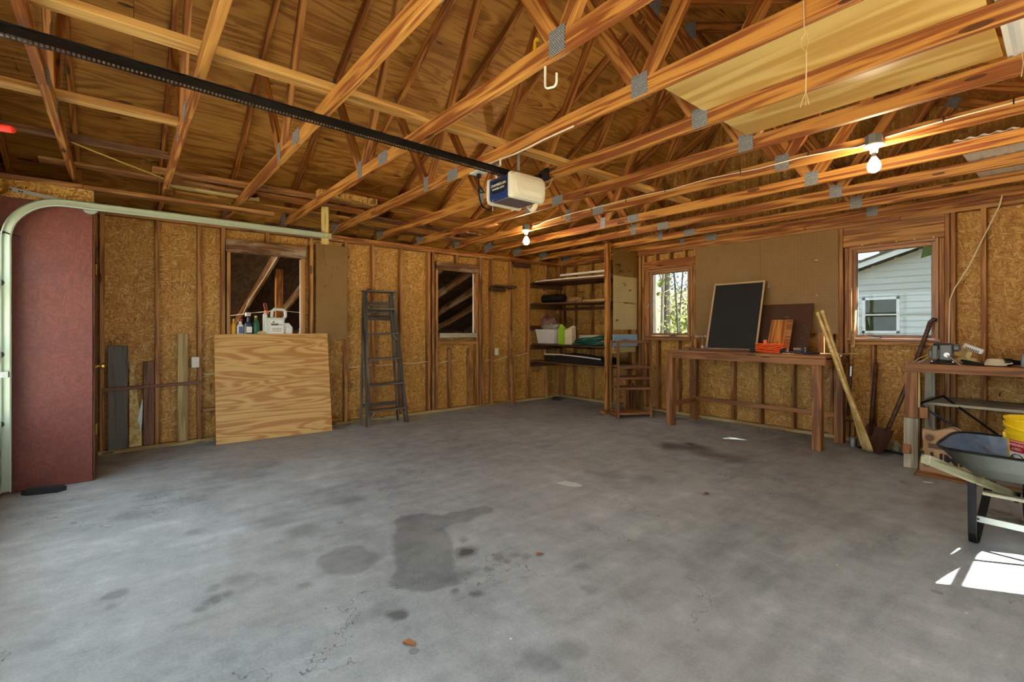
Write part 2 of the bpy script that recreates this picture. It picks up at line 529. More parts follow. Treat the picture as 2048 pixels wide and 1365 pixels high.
# concrete floor: mottled slab with oil spots, a damp patch, scuffs and hairline cracks
def concrete():
    g = bpy.data.node_groups.new('spot', 'ShaderNodeTree')
    I = g.interface
    for nm, ty in (('P', 'NodeSocketVector'), ('A', 'NodeSocketVector'), ('B', 'NodeSocketVector'), ('R', 'NodeSocketFloat'), ('Soft', 'NodeSocketFloat')):
        I.new_socket(nm, in_out='INPUT', socket_type=ty)
    I.new_socket('F', in_out='OUTPUT', socket_type='NodeSocketFloat')
    gi = g.nodes.new('NodeGroupInput'); go = g.nodes.new('NodeGroupOutput')
    def vm(op, a, b):
        n = g.nodes.new('ShaderNodeVectorMath'); n.operation = op
        g.links.new(a, n.inputs[0])
        g.links.new(b, n.inputs['Scale'] if op == 'SCALE' else n.inputs[1])
        return n.outputs['Value'] if op in ('DOT_PRODUCT', 'DISTANCE') else n.outputs[0]
    def ma(op, a, b, cl=False):
        n = g.nodes.new('ShaderNodeMath'); n.operation = op; n.use_clamp = cl
        for i, x in enumerate((a, b)):
            if isinstance(x, float): n.inputs[i].default_value = x
            else: g.links.new(x, n.inputs[i])
        return n.outputs[0]
    o = gi.outputs
    pa = vm('SUBTRACT', o['P'], o['A']); ba = vm('SUBTRACT', o['B'], o['A'])
    h = ma('DIVIDE', vm('DOT_PRODUCT', pa, ba), ma('ADD', vm('DOT_PRODUCT', ba, ba), 1e-6), True)
    d = ma('SUBTRACT', vm('DISTANCE', pa, vm('SCALE', ba, h)), o['R'])
    f = ma('SUBTRACT', 0.5, ma('DIVIDE', d, o['Soft']), True)
    g.links.new(f, go.inputs[0])
    m = NT('concrete'); p = m.n('TexCoord').outputs['Object']
    n1 = m.noise(p, .55, 6, .62); n2 = m.noise(p, 5, 8, .7); n3 = m.noise(p, 90, 3, .6)
    streak = m.noise(m.map(p, (7, 1.2, 1), (0, 0, math.radians(-38))), 1.4, 5, .6)
    f = m.math('ADD', m.math('MULTIPLY', n1, .36), m.math('ADD', m.math('MULTIPLY', n2, .34), m.math('ADD', m.math('MULTIPLY', n3, .16), m.math('MULTIPLY', streak, .18))))
    col = m.ramp(f, [(.36, C(112, 117, 118)), (.47, C(144, 150, 151)), (.56, C(166, 172, 173)), (.68, C(200, 205, 206))])
    brown = m.noise(m.map(p, (1, 1, 1), (0, 0, 0), (4, 2, 0)), .45, 3)
    col = m.mix(m.ramp(brown, [(.5, (0, 0, 0)), (.8, (.4, .4, .4))]), col, C(150, 134, 118))
    wn2 = m.n('TexNoise'); m.put(wn2.inputs['Vector'], p); wn2.inputs['Scale'].default_value = 7; wn2.inputs['Detail'].default_value = 4
    wp = m.vmath('ADD', p, m.vmath('SCALE', m.vmath('SUBTRACT', wn2.outputs['Color'], (.5, .5, .5)), .10))
    acc = None
    for (ax, ay, bx, by, r, soft, st) in SPOTS:
        q = m.n('Group'); q.node_tree = g
        m.put(q.inputs['P'], wp)
        q.inputs['A'].default_value = (ax, ay, 0); q.inputs['B'].default_value = (bx, by, 0)
        q.inputs['R'].default_value = r; q.inputs['Soft'].default_value = soft
        v = m.math('MULTIPLY', q.outputs[0], st)
        acc = v if acc is None else m.math('MAXIMUM', acc, v)
    # scattered small drops
    vo = m.n('TexVoronoi'); m.put(vo.inputs['Vector'], p); vo.inputs['Scale'].default_value = 3.1
    drop = m.math('MULTIPLY', m.math('LESS_THAN', m.math('ADD', vo.outputs['Distance'], m.math('MULTIPLY', n2, .1)), .12),
                  m.math('GREATER_THAN', m.math('FRACT', m.math('MULTIPLY', vo.outputs['Color'], 7.3)), .55))
    acc = m.math('MAXIMUM', acc, m.math('MULTIPLY', drop, .32))
    crackn = m.noise(m.map(p, (1, 1, 1), (0, 0, 0), (3, 8, 0)), 1.1, 6, .62)
    crack = m.math('LESS_THAN', m.math('ABSOLUTE', m.math('SUBTRACT', crackn, .5)), .0016)
    cm = m.math('GREATER_THAN', m.noise(p, .8, 2), .56)
    acc = m.math('MAXIMUM', acc, m.math('MULTIPLY', m.math('MULTIPLY', crack, cm), .6))
    col = m.mix(acc, col, C(30, 28, 27))
    fl = m.n('TexVoronoi'); m.put(fl.inputs['Vector'], p); fl.inputs['Scale'].default_value = 5.0
    fleck = m.math('MULTIPLY', m.math('LESS_THAN', fl.outputs['Distance'], .028), m.math('GREATER_THAN', m.math('FRACT', m.math('MULTIPLY', fl.outputs['Color'], 5.1)), .6))
    col = m.mix(m.math('MULTIPLY', fleck, .8), col, C(236, 236, 232))
    m.set(col, m.math('SUBTRACT', .62, m.math('MULTIPLY', acc, .15)), 0, .35)
    m.bump(n3, .08, .002)
SPOTS = [
    (3.662, 1.428, 4.115, 1.210, 0.165, 0.030, 0.38),
    (3.496, 1.501, 4.115, 1.210, 0.150, 0.030, 0.38),
    (3.572, 1.531, 3.586, 1.740, 0.100, 0.030, 0.38),
    (3.579, 1.705, 3.591, 1.955, 0.075, 0.030, 0.38),
    (4.095, 1.072, 4.254, 1.264, 0.050, 0.030, 0.38),
    (3.675, 0.951, 3.720, 0.961, 0.150, 0.030, 0.30),
    (4.040, 1.506, 4.040, 1.506, 0.050, 0.030, 0.75),
    (4.040, 1.506, 4.040, 1.506, 0.070, 0.030, 0.40),
    (4.330, 0.945, 4.330, 0.945, 0.045, 0.030, 0.60),
    (3.898, 1.584, 3.898, 1.584, 0.035, 0.030, 0.38),
    (4.200, 1.608, 4.200, 1.608, 0.035, 0.030, 0.42),
    (4.276, 1.486, 4.276, 1.486, 0.030, 0.030, 0.42),
    (4.261, 1.619, 4.261, 1.619, 0.030, 0.030, 0.36),
    (4.255, 1.684, 4.255, 1.684, 0.025, 0.030, 0.36),
    (4.290, 1.727, 4.290, 1.727, 0.030, 0.030, 0.36),
    (4.354, 1.238, 4.354, 1.238, 0.022, 0.030, 0.55),
    (4.419, 1.317, 4.419, 1.317, 0.028, 0.030, 0.50),
    (4.200, 1.352, 4.200, 1.352, 0.050, 0.080, 0.35),
    (3.405, 4.563, 3.638, 4.711, 0.130, 0.160, 0.60),
    (3.494, 4.811, 3.494, 4.811, 0.060, 0.060, 0.75),
    (3.740, 4.577, 4.100, 4.575, 0.120, 0.140, 0.42),
    (4.076, 4.546, 4.076, 4.546, 0.090, 0.100, 0.40),
    (4.962, 1.231, 4.962, 1.231, 0.070, 0.050, 0.30),
    (4.934, 1.163, 4.934, 1.163, 0.030, 0.030, 0.25),
    (4.979, 1.362, 4.979, 1.362, 0.060, 0.050, 0.32),
    (4.563, 1.876, 4.563, 1.876, 0.040, 0.040, 0.30),
    (4.748, 1.744, 4.748, 1.744, 0.040, 0.030, 0.26),
    (4.897, 1.838, 4.897, 1.838, 0.050, 0.060, 0.22),
    (1.713, 0.231, 1.713, 0.231, 0.120, 0.150, 0.30),
    (2.031, 0.363, 2.031, 0.363, 0.100, 0.100, 0.25),
    (2.878, 0.750, 2.852, 0.847, 0.100, 0.100, 0.28),
    (3.145, 0.891, 3.145, 0.891, 0.100, 0.100, 0.35),
    (2.192, 0.045, 2.192, 0.045, 0.100, 0.100, 0.25),
    (2.742, 1.181, 2.805, 1.305, 0.090, 0.080, 0.25),
    (2.750, 0.353, 2.750, 0.353, 0.050, 0.050, 0.30),
    (3.340, -0.023, 3.340, -0.023, 0.050, 0.030, 0.35),
    (3.449, -0.031, 3.449, -0.031, 0.030, 0.030, 0.30),
    (3.680, 0.338, 3.680, 0.338, 0.035, 0.030, 0.40),
    (3.679, 0.389, 3.679, 0.389, 0.030, 0.030, 0.35),
    (3.737, 0.283, 3.737, 0.283, 0.030, 0.030, 0.35),
    (3.555, 0.451, 3.555, 0.451, 0.060, 0.060, 0.30),
    (3.819, 0.700, 3.819, 0.700, 0.040, 0.030, 0.30),
    (3.572, 0.342, 3.572, 0.342, 0.030, 0.030, 0.30),
    (3.480, 3.189, 3.736, 3.279, 0.060, 0.050, 0.25),
    (3.938, 3.418, 3.938, 3.418, 0.120, 0.150, 0.20),
    (1.413, 0.988, 1.436, 1.068, 0.100, 0.100, 0.22),
    (1.602, 0.682, 1.687, 0.894, 0.120, 0.140, 0.25),
    (4.190, 2.283, 4.587, 2.370, 0.050, 0.080, 0.15),
    (4.955, 3.763, 5.269, 3.722, 0.180, 0.300, 0.22),
]
concrete()

# ------------------------------------------------------------------ the building
YB = 6.356            # inner face of the back wall studs
YF = -0.74            # inner face of the front wall
XR = 7.26             # inner face of the right wall
H0 = 2.416            # underside of the double top plate
H1 = 2.492            # top of the plates, underside of the truss chords

fl = MB().box((-.1, YF - .1, -.12), (XR + .1, YB + .1, 0)).build('floor', 'concrete')
tag(fl, 'stained grey concrete slab floor of the garage', kind='structure')

def sheets(parent, name, plane, t0, t1, u0, u1, z0, z1, holes, m, step=1.22):
    """sheathing of a wall: plane 'x' or 'y', thickness t0..t1, run u0..u1, holes (u0,u1,z0,z1)"""
    cuts = [u0]
    x = u0
    while x + step < u1 - .05:
        x += step; cuts.append(x)
    cuts.append(u1)
    for h in holes: cuts += [h[0], h[1]]
    cuts = sorted(set(round(c, 4) for c in cuts))
    for a, b in zip(cuts[:-1], cuts[1:]):
        if b - a < .004: continue
        spans = [(z0, z1)]
        for h in holes:
            if h[0] - 1e-4 <= a and b <= h[1] + 1e-4: spans = [(z0, h[2]), (h[3], z1)]
        for s0, s1 in spans:
            g = .001
            if plane == 'x': beam(parent, name, ((t0 + t1) / 2, (a + b) / 2, s0), ((t0 + t1) / 2, (a + b) / 2, s1), b - a - g, t1 - t0, m, (1, 0, 0), .001)
            else: beam(parent, name, ((a + b) / 2, (t0 + t1) / 2, s0), ((a + b) / 2, (t0 + t1) / 2, s1), b - a - g, t1 - t0, m, (0, 1, 0), .001)

# ---- left wall: OSB between studs, two window openings into the lean-to
WL = struct('wall_left', 'unfinished stud wall sheathed in OSB with two unglazed window openings')
O1 = (.975, 1.751, 1.19, 2.148); O2 = (3.717, 4.42, 1.12, 2.165)
sheets(WL, 'osb_panel', 'x', -.1, -.0895, YF - .06, YB + .1, 0, H1, [(O1[0] - .03, O1[1] + .05, O1[2], O1[3] + .02), (O2[0] - .03, O2[1] + .05, O2[2], O2[3] + .02)], 'osb')
def vstud(W, y, z0=.038, z1=H0, x0=-.089, x1=0.0, m='pine_stud', name='stud'):
    slab(W, name, (x0, y - .019, z0), (x1, y + .019, z1), m)
for y in (-.72, -.149, .295, .67, .897, 1.868, 2.31, 2.687, 3.107, 3.562, 3.632, 4.50, 4.555, 4.742, 5.149, 5.56, 5.985, 6.335): vstud(WL, y)
for y, o in ((.953, O1), (1.772, O1), (3.694, O2), (4.441, O2)): vstud(WL, y, z1=o[3], name='jack_stud')
for y, o in ((1.2, O1), (1.55, O1), (3.93, O2), (4.30, O2)): vstud(WL, y, z1=o[2] - .16 if o is O2 else o[2] - .04, name='cripple_stud')
for y, o, zt in ((1.36, O1, 2.30), (4.06, O2, 2.29)): vstud(WL, y, z0=zt, name='cripple_stud')
slab(WL, 'bottom_plate', (-.089, YF, 0), (.004, YB, .038), 'treated')
slab(WL, 'top_plate', (-.089, YF, H0), (0, 2.27, H0 + .038), 'pine_stud'); slab(WL, 'top_plate', (-.089, 2.272, H0), (0, YB, H0 + .038), 'pine_stud')
slab(WL, 'top_plate', (-.089, YF, H0 + .038), (.0, 3.6, H1), 'pine_web'); slab(WL, 'top_plate', (-.089, 3.602, H0 + .038), (.0, YB, H1), 'pine_web')
slab(WL, 'header', (-.06, .92, 2.148), (.012, 1.80, 2.30), 'pine_old')
slab(WL, 'header', (-.06, 3.68, 2.165), (.012, 4.47, 2.292), 'pine_old')
slab(WL, 'window_sill', (-.11, .975, 1.15), (.02, 1.751, 1.19), 'pine_old')
slab(WL, 'window_sill', (-.10, 3.735, 1.128), (.02, 4.10, 1.20), 'weathered'); slab(WL, 'window_sill', (-.10, 4.102, 1.13), (.02, 4.425, 1.197), 'weathered')
slab(WL, 'sill_plate', (-.089, 3.70, 1.025), (.004, 4.43, 1.085), 'pine_stud')
slab(WL, 'window_casing', (-.115, 1.752, 1.19), (-.085, 1.785, 2.14), 'white_paint'); slab(WL, 'window_casing', (-.115, 4.42, 1.2), (-.085, 4.455, 2.16), 'white_paint')
slab(WL, 'blocking', (-.089, .69, .33), (-.01, .88, .372), 'pine_stud')

# ---- back wall with two casement windows
WB = struct('wall_back', 'unfinished stud wall sheathed in OSB with two wooden casement windows')
sheets(WB, 'osb_panel', 'y', YB + .0895, YB + .1, -.1, XR + .1, 0, H1, [(1.85, 2.62, 1.13, 2.182), (4.53, 5.325, 1.13, 2.188)], 'osb')
def bstud(x, z0=.038, z1=H0, name='stud', m='pine_stud'):
    slab(WB, name, (x - .019, YB, z0), (x + .019, YB + .089, z1), m)
for x in (.02, .307, .712, 1.118, 1.50, 1.735, 1.80, 2.665, 3.219, 3.576, 3.96, 4.37, 4.468, 5.372, 5.415, 5.63, 6.03, 6.43, 6.84, 7.24): bstud(x)
for x in (1.845, 2.622, 4.523, 5.332): bstud(x, z1=2.18, name='jack_stud')
for x in (2.05, 2.40, 4.763, 5.14): bstud(x, z1=1.09, name='cripple_stud')
for x in (2.02, 2.26, 2.5): bstud(x, z0=2.31, name='cripple_stud')
slab(WB, 'bottom_plate', (-.05, YB - .004, 0), (XR, YB + .089, .038), 'treated')
slab(WB, 'top_plate', (-.05, YB, H0), (5.0, YB + .089, H0 + .038), 'pine_stud'); slab(WB, 'top_plate', (5.003, YB, H0), (XR, YB + .089, H0 + .038), 'pine_stud')
slab(WB, 'top_plate', (-.05, YB, H0 + .038), (4.1, YB + .089, H1), 'pine_web'); slab(WB, 'top_plate', (4.103, YB, H0 + .038), (XR, YB + .089, H1), 'pine_web')
slab(WB, 'header', (1.81, YB - .012, 2.178), (2.68, YB + .06, 2.31), 'pine_web')
slab(WB, 'header', (4.49, YB - .006, 2.186), (5.355, YB + .07, 2.323), 'pine_stud'); slab(WB, 'header', (4.49, YB, 2.326), (5.355, YB + .07, 2.414), 'pine_stud')
for x0, x1 in ((1.86, 2.61), (4.54, 5.32)): slab(WB, 'sill_plate', (x0, YB - .01, 1.09), (x1, YB + .089, 1.13), 'pine_stud')

def casement(name, label, x0, x1, z0, z1, lock):
    w = struct(name, label)
    ya, yb = YB - .015, YB + .105
    t = .026
    slab(w, 'jamb', (x0, ya, z0), (x0 + t, yb, z1), 'window_wood'); slab(w, 'jamb', (x1 - t, ya, z0), (x1, yb, z1), 'window_wood')
    slab(w, 'head_jamb', (x0 + t, ya, z1 - t), (x1 - t, yb, z1), 'window_wood'); slab(w, 'window_sill', (x0 - .02, ya - .012, z0), (x1 + .02, yb, z0 + t), 'window_wood')
    a0, a1, b0, b1 = x0 + t + .004, x1 - t - .004, z0 + t + .003, z1 - t - .004
    s = .032; y0, y1 = YB + .035, YB + .075
    slab(w, 'sash_stile', (a0, y0, b0), (a0 + s, y1, b1), 'window_wood'); slab(w, 'sash_stile', (a1 - s, y0, b0), (a1, y1, b1), 'window_wood')
    slab(w, 'sash_rail', (a0 + s, y0, b0), (a1 - s, y1, b0 + s), 'window_wood'); slab(w, 'sash_rail', (a0 + s, y0, b1 - s), (a1 - s, y1, b1), 'window_wood')
    MB().box((a0 + s, YB + .055, b0 + s), (a1 - s, YB + .059, b1 - s)).build('pane', 'dimming_glass', w)
    for (p, q) in (((a0 + s, b0 + s), (a0 + s + .006, b1 - s)), ((a1 - s - .006, b0 + s), (a1 - s, b1 - s)), ((a0 + s, b0 + s), (a1 - s, b0 + s + .006)), ((a0 + s, b1 - s - .006), (a1 - s, b1 - s))):
        MB().box((p[0], YB + .062, p[1]), (q[0], YB + .075, q[1])).build('glazing_bead', 'trim_white', w)
    xc = x0 + (x1 - x0) * (.62 if lock else .30)
    k = MB().cbox((xc - .06, ya - .004, z0 + t), (xc + .06, ya + .022, z0 + t + .014), .004)
    k.tube([(xc - .02, ya, z0 + t + .014), (xc, ya - .01, z0 + t + .03), (xc + .05, ya - .012, z0 + t + .018), (xc + .08, ya - .012, z0 + t + .016)], .006, 6)
    tag(k.build('crank_handle', 'steel', w), 'grey metal window crank')
    if lock:
        k = MB().cbox((x0 + t, ya + .01, 1.60), (x0 + t + .012, ya + .035, 1.66), .002).tube([(x0 + t + .01, ya + .02, 1.63), (x0 + t + .015, ya - .02, 1.61), (x0 + t + .012, ya - .03, 1.585)], .006, 6)
        tag(k.build('sash_lock', 'steel', w), 'steel sash lock lever')
    else:
        for i in range(5): MB().cbox((x0 + .12 + i * .15, YB - .018, z1 + .004), (x0 + .135 + i * .15, YB - .008, z1 + .014), .003).build('shim_nail', 'white_paint', w)
    return w
casement('window_1', 'narrow wooden casement window looking onto bare woods', 1.868, 2.60, 1.132, 2.176, True)
casement('window_2', 'wooden casement window looking onto a white sided house', 4.545, 5.31, 1.132, 2.182, False)

# ---- right wall, out of the picture: one window throws the sun patches, two wide ones added for daylight
WR = struct('wall_right', 'stud wall sheathed in OSB along the wheelbarrow side')
sheets(WR, 'osb_panel', 'x', XR + .0895, XR + .1, YF - .06, YB + .1, 0, H1, [(4.08, 4.80, .90, 1.52), (1.4, 2.9, .7, 2.15), (-.45, .75, .7, 2.15)], 'osb')
for y in (-.72, -.48, .78, 1.1, 1.37, 2.93, 3.2, 3.6, 4.06, 4.90, 5.3, 5.7, 6.1): slab(WR, 'stud', (XR, y - .019, .038), (XR + .089, y + .019, H0), 'pine_stud')
slab(WR, 'bottom_plate', (XR, YF, 0), (XR + .089, YB, .038), 'treated')
slab(WR, 'top_plate', (XR, YF, H0), (XR + .089, YB, H0 + .038), 'pine_stud'); slab(WR, 'top_plate', (XR, YF, H0 + .038), (XR + .089, YB, H1), 'pine_stud')
for nm, y0, y1, z0, z1, lb in (('window_3', 4.08, 4.80, .90, 1.52, 'wooden window in the side wall beside the workbench'), ('window_4', 1.4, 2.9, .7, 2.15, 'wide unseen side window added for daylight'), ('window_5', -.45, .75, .7, 2.15, 'wide unseen window near the garage door added for daylight')):
    w = struct(nm, lb)
    for a, b in (((y0, z0), (y0 + .06, z1)), ((y1 - .06, z0), (y1, z1)), ((y0, z0), (y1, z0 + .05)), ((y0, z1 - .06), (y1, z1)), ((y0, z1 - .19), (y1, z1 - .155))):
        slab(w, 'sash_rail', (XR + .075, a[0], a[1]), (XR + .1, b[0], b[1]), 'window_wood')
    MB().box((XR + .085, y0 + .05, z0 + .05), (XR + .088, y1 - .05, z1 - .05)).build('pane', 'glass', w)

# ---- front wall around the wide garage door
WF = struct('wall_front', 'front wall around the wide garage door')
DX0, DX1, DZ = 1.19, 6.07, 2.13
sheets(WF, 'osb_panel', 'y', YF - .1, YF - .0895, -.1, XR + .1, 0, H1, [(DX0, DX1, 0, DZ)], 'osb')
for x in (.02, .4, .8, 1.12, 1.17, 6.09, 6.14, 6.5, 6.9, 7.24): slab(WF, 'stud', (x - .019, YF - .089, .038), (x + .019, YF, H0), 'pine_stud')
slab(WF, 'header', (1.1, YF - .089, DZ), (6.16, YF, H0), 'pine_stud')
slab(WF, 'top_plate', (-.05, YF - .089, H0), (XR, YF, H1), 'pine_stud')
GD = thing('garage_door', 'white sectional overhead garage door with glass panes added for daylight', 'garage door', (3.63, YF - .045, 0))
n_sec, n_col = 4, 8
hs = DZ / n_sec; ws = (DX1 - DX0) / n_col
for i in range(n_sec):
    z0 = i * hs + .003; z1 = (i + 1) * hs - .003
    sec = MB().box((DX0 - 3.63, -.022, z0), (DX1 - 3.63, .022, z0 + .045)).box((DX0 - 3.63, -.022, z1 - .045), (DX1 - 3.63, .022, z1))
    for j in range(n_col + 1):
        xa = DX0 - 3.63 + max(0, j * ws - .03); xb = DX0 - 3.63 + min(DX1 - DX0, j * ws + .03)
        sec.box((xa, -.022, z0 + .045), (xb, .022, z1 - .045))
    s_o = sec.build('section_frame', 'door_white', GD)
    for j in range(n_col):
        xa = DX0 - 3.63 + j * ws + .03
        MB().box((xa, -.004, z0 + .045), (xa + ws - .06, .004, z1 - .045)).build('pane' if i else 'panel', 'glass' if i else 'door_white', s_o)  # glass above the bottom section is invented to let daylight in

# ---- trusses
MSL = .5; LOW0 = 2.54; XA = 3.63
cs = 1 / math.sqrt(1 + MSL * MSL); sn = MSL * cs
def make_truss():
    t = thing('roof_truss', '', 'roof truss', (0, 0, 0), 0, 'wooden roof trusses across the garage')
    y = -.019
    zc = H1 + .0445
    beam(t, 'bottom_chord', (-.085, y, zc), (2.93, y, zc), .038, .089, 'pine_truss')
    beam(t, 'bottom_chord', (2.932, y, zc), (7.345, y, zc), .038, .089, 'pine_truss')
    for sgn in (1, -1):
        def P(x, z): return (x if sgn > 0 else 2 * XA - x, y, z)
        o = .0445
        beam(t, 'top_chord', P(-.5 - o * sn, LOW0 - .25 + o * cs), P(XA - o * sn + .02, LOW0 + MSL * XA + o * cs + .01), .038, .089, 'pine_web', (0, 0, 1))
        beam(t, 'web', P(2.47, H1 + .07), P(1.86, LOW0 + MSL * 1.86 + .0), .036, .086, 'pine_web', (0, 0, 1))
        beam(t, 'web', P(2.51, H1 + .06), P(3.56, LOW0 + MSL * 3.5), .036, .086, 'pine_web', (0, 0, 1))
    plates = [(2.49, 2.562, .075, .13, 0), (4.765, 2.55, .10, .115, 0), (2.93, 2.537, .15, .085, 0), (.13, 2.575, .2, .12, 13), (7.13, 2.575, .2, .12, -13),
              (1.84, 3.50, .1, .1, 27), (5.42, 3.50, .1, .1, -27), (XA, 4.36, .16, .2, 0)]
    for yy in (-.0395, .0015):
        for (x, z, w, h, a) in plates:
            k = ('gusset', w, h)
            if k not in _cache: _cache[k] = MB().box((-w / 2, -h / 2, -.001), (w / 2, h / 2, .001)).mesh('gusset_plate', 'gusset')
            link('gusset_plate', _cache[k], t, T(x, yy, z) @ RY(-a) @ RX(90))
    return t
ORD = ['first', 'second', 'third', 'fourth', 'fifth', 'sixth', 'seventh', 'eighth', 'ninth', 'tenth', 'eleventh', 'twelfth', 'thirteenth']
tr0 = make_truss()
ys = [YB + .016] + [2.152 + .6096 * k for k in range(6, -5, -1)] + [YF - .01]
for i, yk in enumerate(ys):
    lb = ('gable end roof truss standing on the back window wall' if i == 0 else
          'front end roof truss above the garage door header' if i == len(ys) - 1 else
          '%s open roof truss out from the back gable truss' % ORD[i - 1])
    if i == 0: tr0.location = (0, yk, 0); tr0['label'] = lb
    else: copy_tree(tr0, (0, yk, 0), lb)

# ---- roof deck of plywood sheets, covering and gables
CE = struct('ceiling', 'underside of the gable roof decked with plywood sheets')
Y0R, Y1R = -1.15, 6.80
Ls = (XA + .55) / cs
for sgn in (1, -1):
    s = 0.0
    row = 0
    while s < Ls - .02:
        e = min(s + 1.22, Ls)
        yy = Y0R - (1.22 if row % 2 else 0.0)
        while yy < Y1R - .02:
            a, b = max(yy, Y0R), min(yy + 2.44, Y1R)
            if b - a > .05:
                m_ = (s + e) / 2
                x = XA - m_ * cs; z = LOW0 + .0995 + .006 / cs + MSL * x
                xx = x if sgn > 0 else 2 * XA - x
                beam(CE, 'plywood_sheet', (xx, a + .0008, z), (xx, b - .0008, z), e - s - .002, .012, 'ply_roof', (-sn * sgn, 0, cs), .001)
            yy += 2.44
        s = e; row += 1
rc = MB()
zt = LOW0 + .0995 + .016
for sgn in (1, -1):
    def X_(x): return x if sgn > 0 else 2 * XA - x
    rc.prism([(X_(XA), zt + MSL * XA), (X_(-.58), zt - MSL * .58), (X_(-.58), zt - MSL * .58 + .03), (X_(XA), zt + MSL * XA + .035)], Y0R - .03, Y1R + .03, 1)
tag(rc.build('roof_covering', 'shingle'), 'dark shingle covering of the garage roof', kind='structure')
slab(CE, 'fascia', (-.56, Y0R, 2.30), (-.54, Y1R, 2.42), 'white_paint'); slab(CE, 'fascia', (7.80, Y0R, 2.14), (7.82, Y1R, 2.42), 'white_paint')
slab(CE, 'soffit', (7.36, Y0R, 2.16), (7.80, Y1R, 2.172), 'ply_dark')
for nm, ya, yb, lb in (('wall_gable_back', YB + .0895, YB + .1, 'gable triangle of sheathing above the back wall'), ('wall_gable_front', YF - .1, YF - .0895, 'gable triangle of sheathing above the garage door')):
    g = MB().prism([(-.1, H1), (7.36, H1), (7.36, LOW0 + .06), (XA, LOW0 + .095 + MSL * XA), (-.1, LOW0 + .06)], ya, yb, 1).build(nm, 'osb')
    tag(g, lb, kind='structure')

# ---- lean-to behind the left wall
LT = struct('wall_lean_to', 'dim lean-to shed seen through the two left wall openings')
zr = lambda x: 2.30 + .3 * x
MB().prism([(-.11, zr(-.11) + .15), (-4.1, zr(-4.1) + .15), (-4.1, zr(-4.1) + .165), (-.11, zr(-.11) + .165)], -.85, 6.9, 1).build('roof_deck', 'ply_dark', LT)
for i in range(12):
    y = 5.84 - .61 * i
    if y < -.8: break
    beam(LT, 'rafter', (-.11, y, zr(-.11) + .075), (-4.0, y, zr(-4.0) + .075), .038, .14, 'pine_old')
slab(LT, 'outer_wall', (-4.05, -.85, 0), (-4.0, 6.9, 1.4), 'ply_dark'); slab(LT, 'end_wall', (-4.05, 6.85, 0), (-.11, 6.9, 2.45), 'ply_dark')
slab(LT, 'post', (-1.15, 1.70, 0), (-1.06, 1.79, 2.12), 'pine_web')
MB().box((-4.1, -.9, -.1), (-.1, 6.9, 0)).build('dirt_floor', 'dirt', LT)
wire = MB().tube([(-2.6, 1.545, 1.50), (-2.0, 1.54, 1.72), (-1.2, 1.54, 1.93), (-.3, 1.54, 2.19)], .006, 5).tube([(-2.5, 1.3, 1.47), (-2.0, 1.62, 1.52), (-1.1, 1.74, 1.53), (-1.0, 2.6, 1.45)], .005, 5)
wire.build('wiring', 'cable_white', LT)
MB().cbox((-2.05, 1.48, 1.46), (-1.95, 1.545, 1.52), .004).build('junction_box', 'white_plastic', LT)

# ---- red OSB closet partition beside the door track
PT = struct('wall_closet', 'red painted OSB closet partition beside the garage door track')
beam(PT, 'osb_panel', (1.012, -.46, 0.004), (1.012, -.46, 2.275), .55, .012, 'osb_red', (1, 0, 0), .001)
beam(PT, 'osb_panel', (1.012, -.46, 2.276), (1.012, -.46, 2.412), .55, .012, 'osb_header', (1, 0, 0), .001)
slab(PT, 'top_plate', (.93, YF, 2.412), (1.026, -.245, 2.452), 'pine_stud'); slab(PT, 'top_plate', (.93, -.243, 2.415), (1.02, 1.2, 2.45), 'pine_stud')
slab(PT, 'corner_trim', (.965, -.184, 0), (1.0, -.172, 2.41), 'red_board'); slab(PT, 'corner_post', (.92, -.27, 0), (1.005, -.186, 2.412), 'pine_stud')
slab(PT, 'corner_trim', (.99, -.186, 2.28), (1.02, -.176, 2.41), 'treated')
D1 = struct('door_1', 'closet door edge with brass hinges and knob behind the red partition')
slab(D1, 'door_slab', (.13, -.215, .02), (.955, -.18, 2.05), 'red_board')
slab(D1, 'door_frame', (.0, -.26, 0), (.125, -.18, 2.40), 'pine_stud')
kb = MB().lathe([(.0, 0), (.027, 0), (.03, .008), (.012, .014), (.010, .04), (.026, .05), (.030, .065), (.022, .078), (.0, .082)], 14, T(.93, -.18, .945) @ RX(-90), False)
tag(kb.build('door_knob', 'brass', D1, smooth=True), 'small brass door knob')
for z in (1.76, .42): tag(MB().tube([(.972, -.165, z - .045), (.972, -.165, z + .045)], .008, 8).build('hinge', 'brass', D1), 'brass door hinge')

# ------------------------------------------------------------------ garage door track on the left
def sweep(path, prof, mb, x0):
    """path in (y,z); prof closed list of (normal offset, x offset)"""
    k = len(path); n = len(prof); vs_ = []; fs = []
    for i, (y, z) in enumerate(path):
        a = path[max(i - 1, 0)]; b = path[min(i + 1, k - 1)]
        t = V((0, b[0] - a[0], b[1] - a[1])).normalized()
        nr = V((0, -t.z, t.y))
        for (o, x) in prof: vs_.append(V((x0 + x, y, z)) + nr * o)
    for i in range(k - 1):
        for j in range(n): fs.append((i * n + j, i * n + (j + 1) % n, (i + 1) * n + (j + 1) % n, (i + 1) * n + j))
    fs.append(tuple(reversed(range(n)))); fs.append(tuple(range((k - 1) * n, k * n)))
    return mb.add(vs_, fs)
TK = thing('door_track', 'curved galvanized garage door track beside the red partition', 'door track', (1.15, -.665, 0))
path = [(0, .04), (0, 1.0), (0, 1.93)] + [(.32 - .32 * math.cos(math.radians(a)), 1.935 + .32 * math.sin(math.radians(a))) for a in range(8, 90, 9)] + [(.32, 2.255), (1.2, 2.256), (2.40, 2.25)]
prof = [(-.029, 0), (.029, 0), (.029, .034), (.021, .038), (.021, .035), (.026, .031), (.026, .003), (-.026, .003), (-.026, .031), (-.021, .035), (-.021, .038), (-.029, .034)]
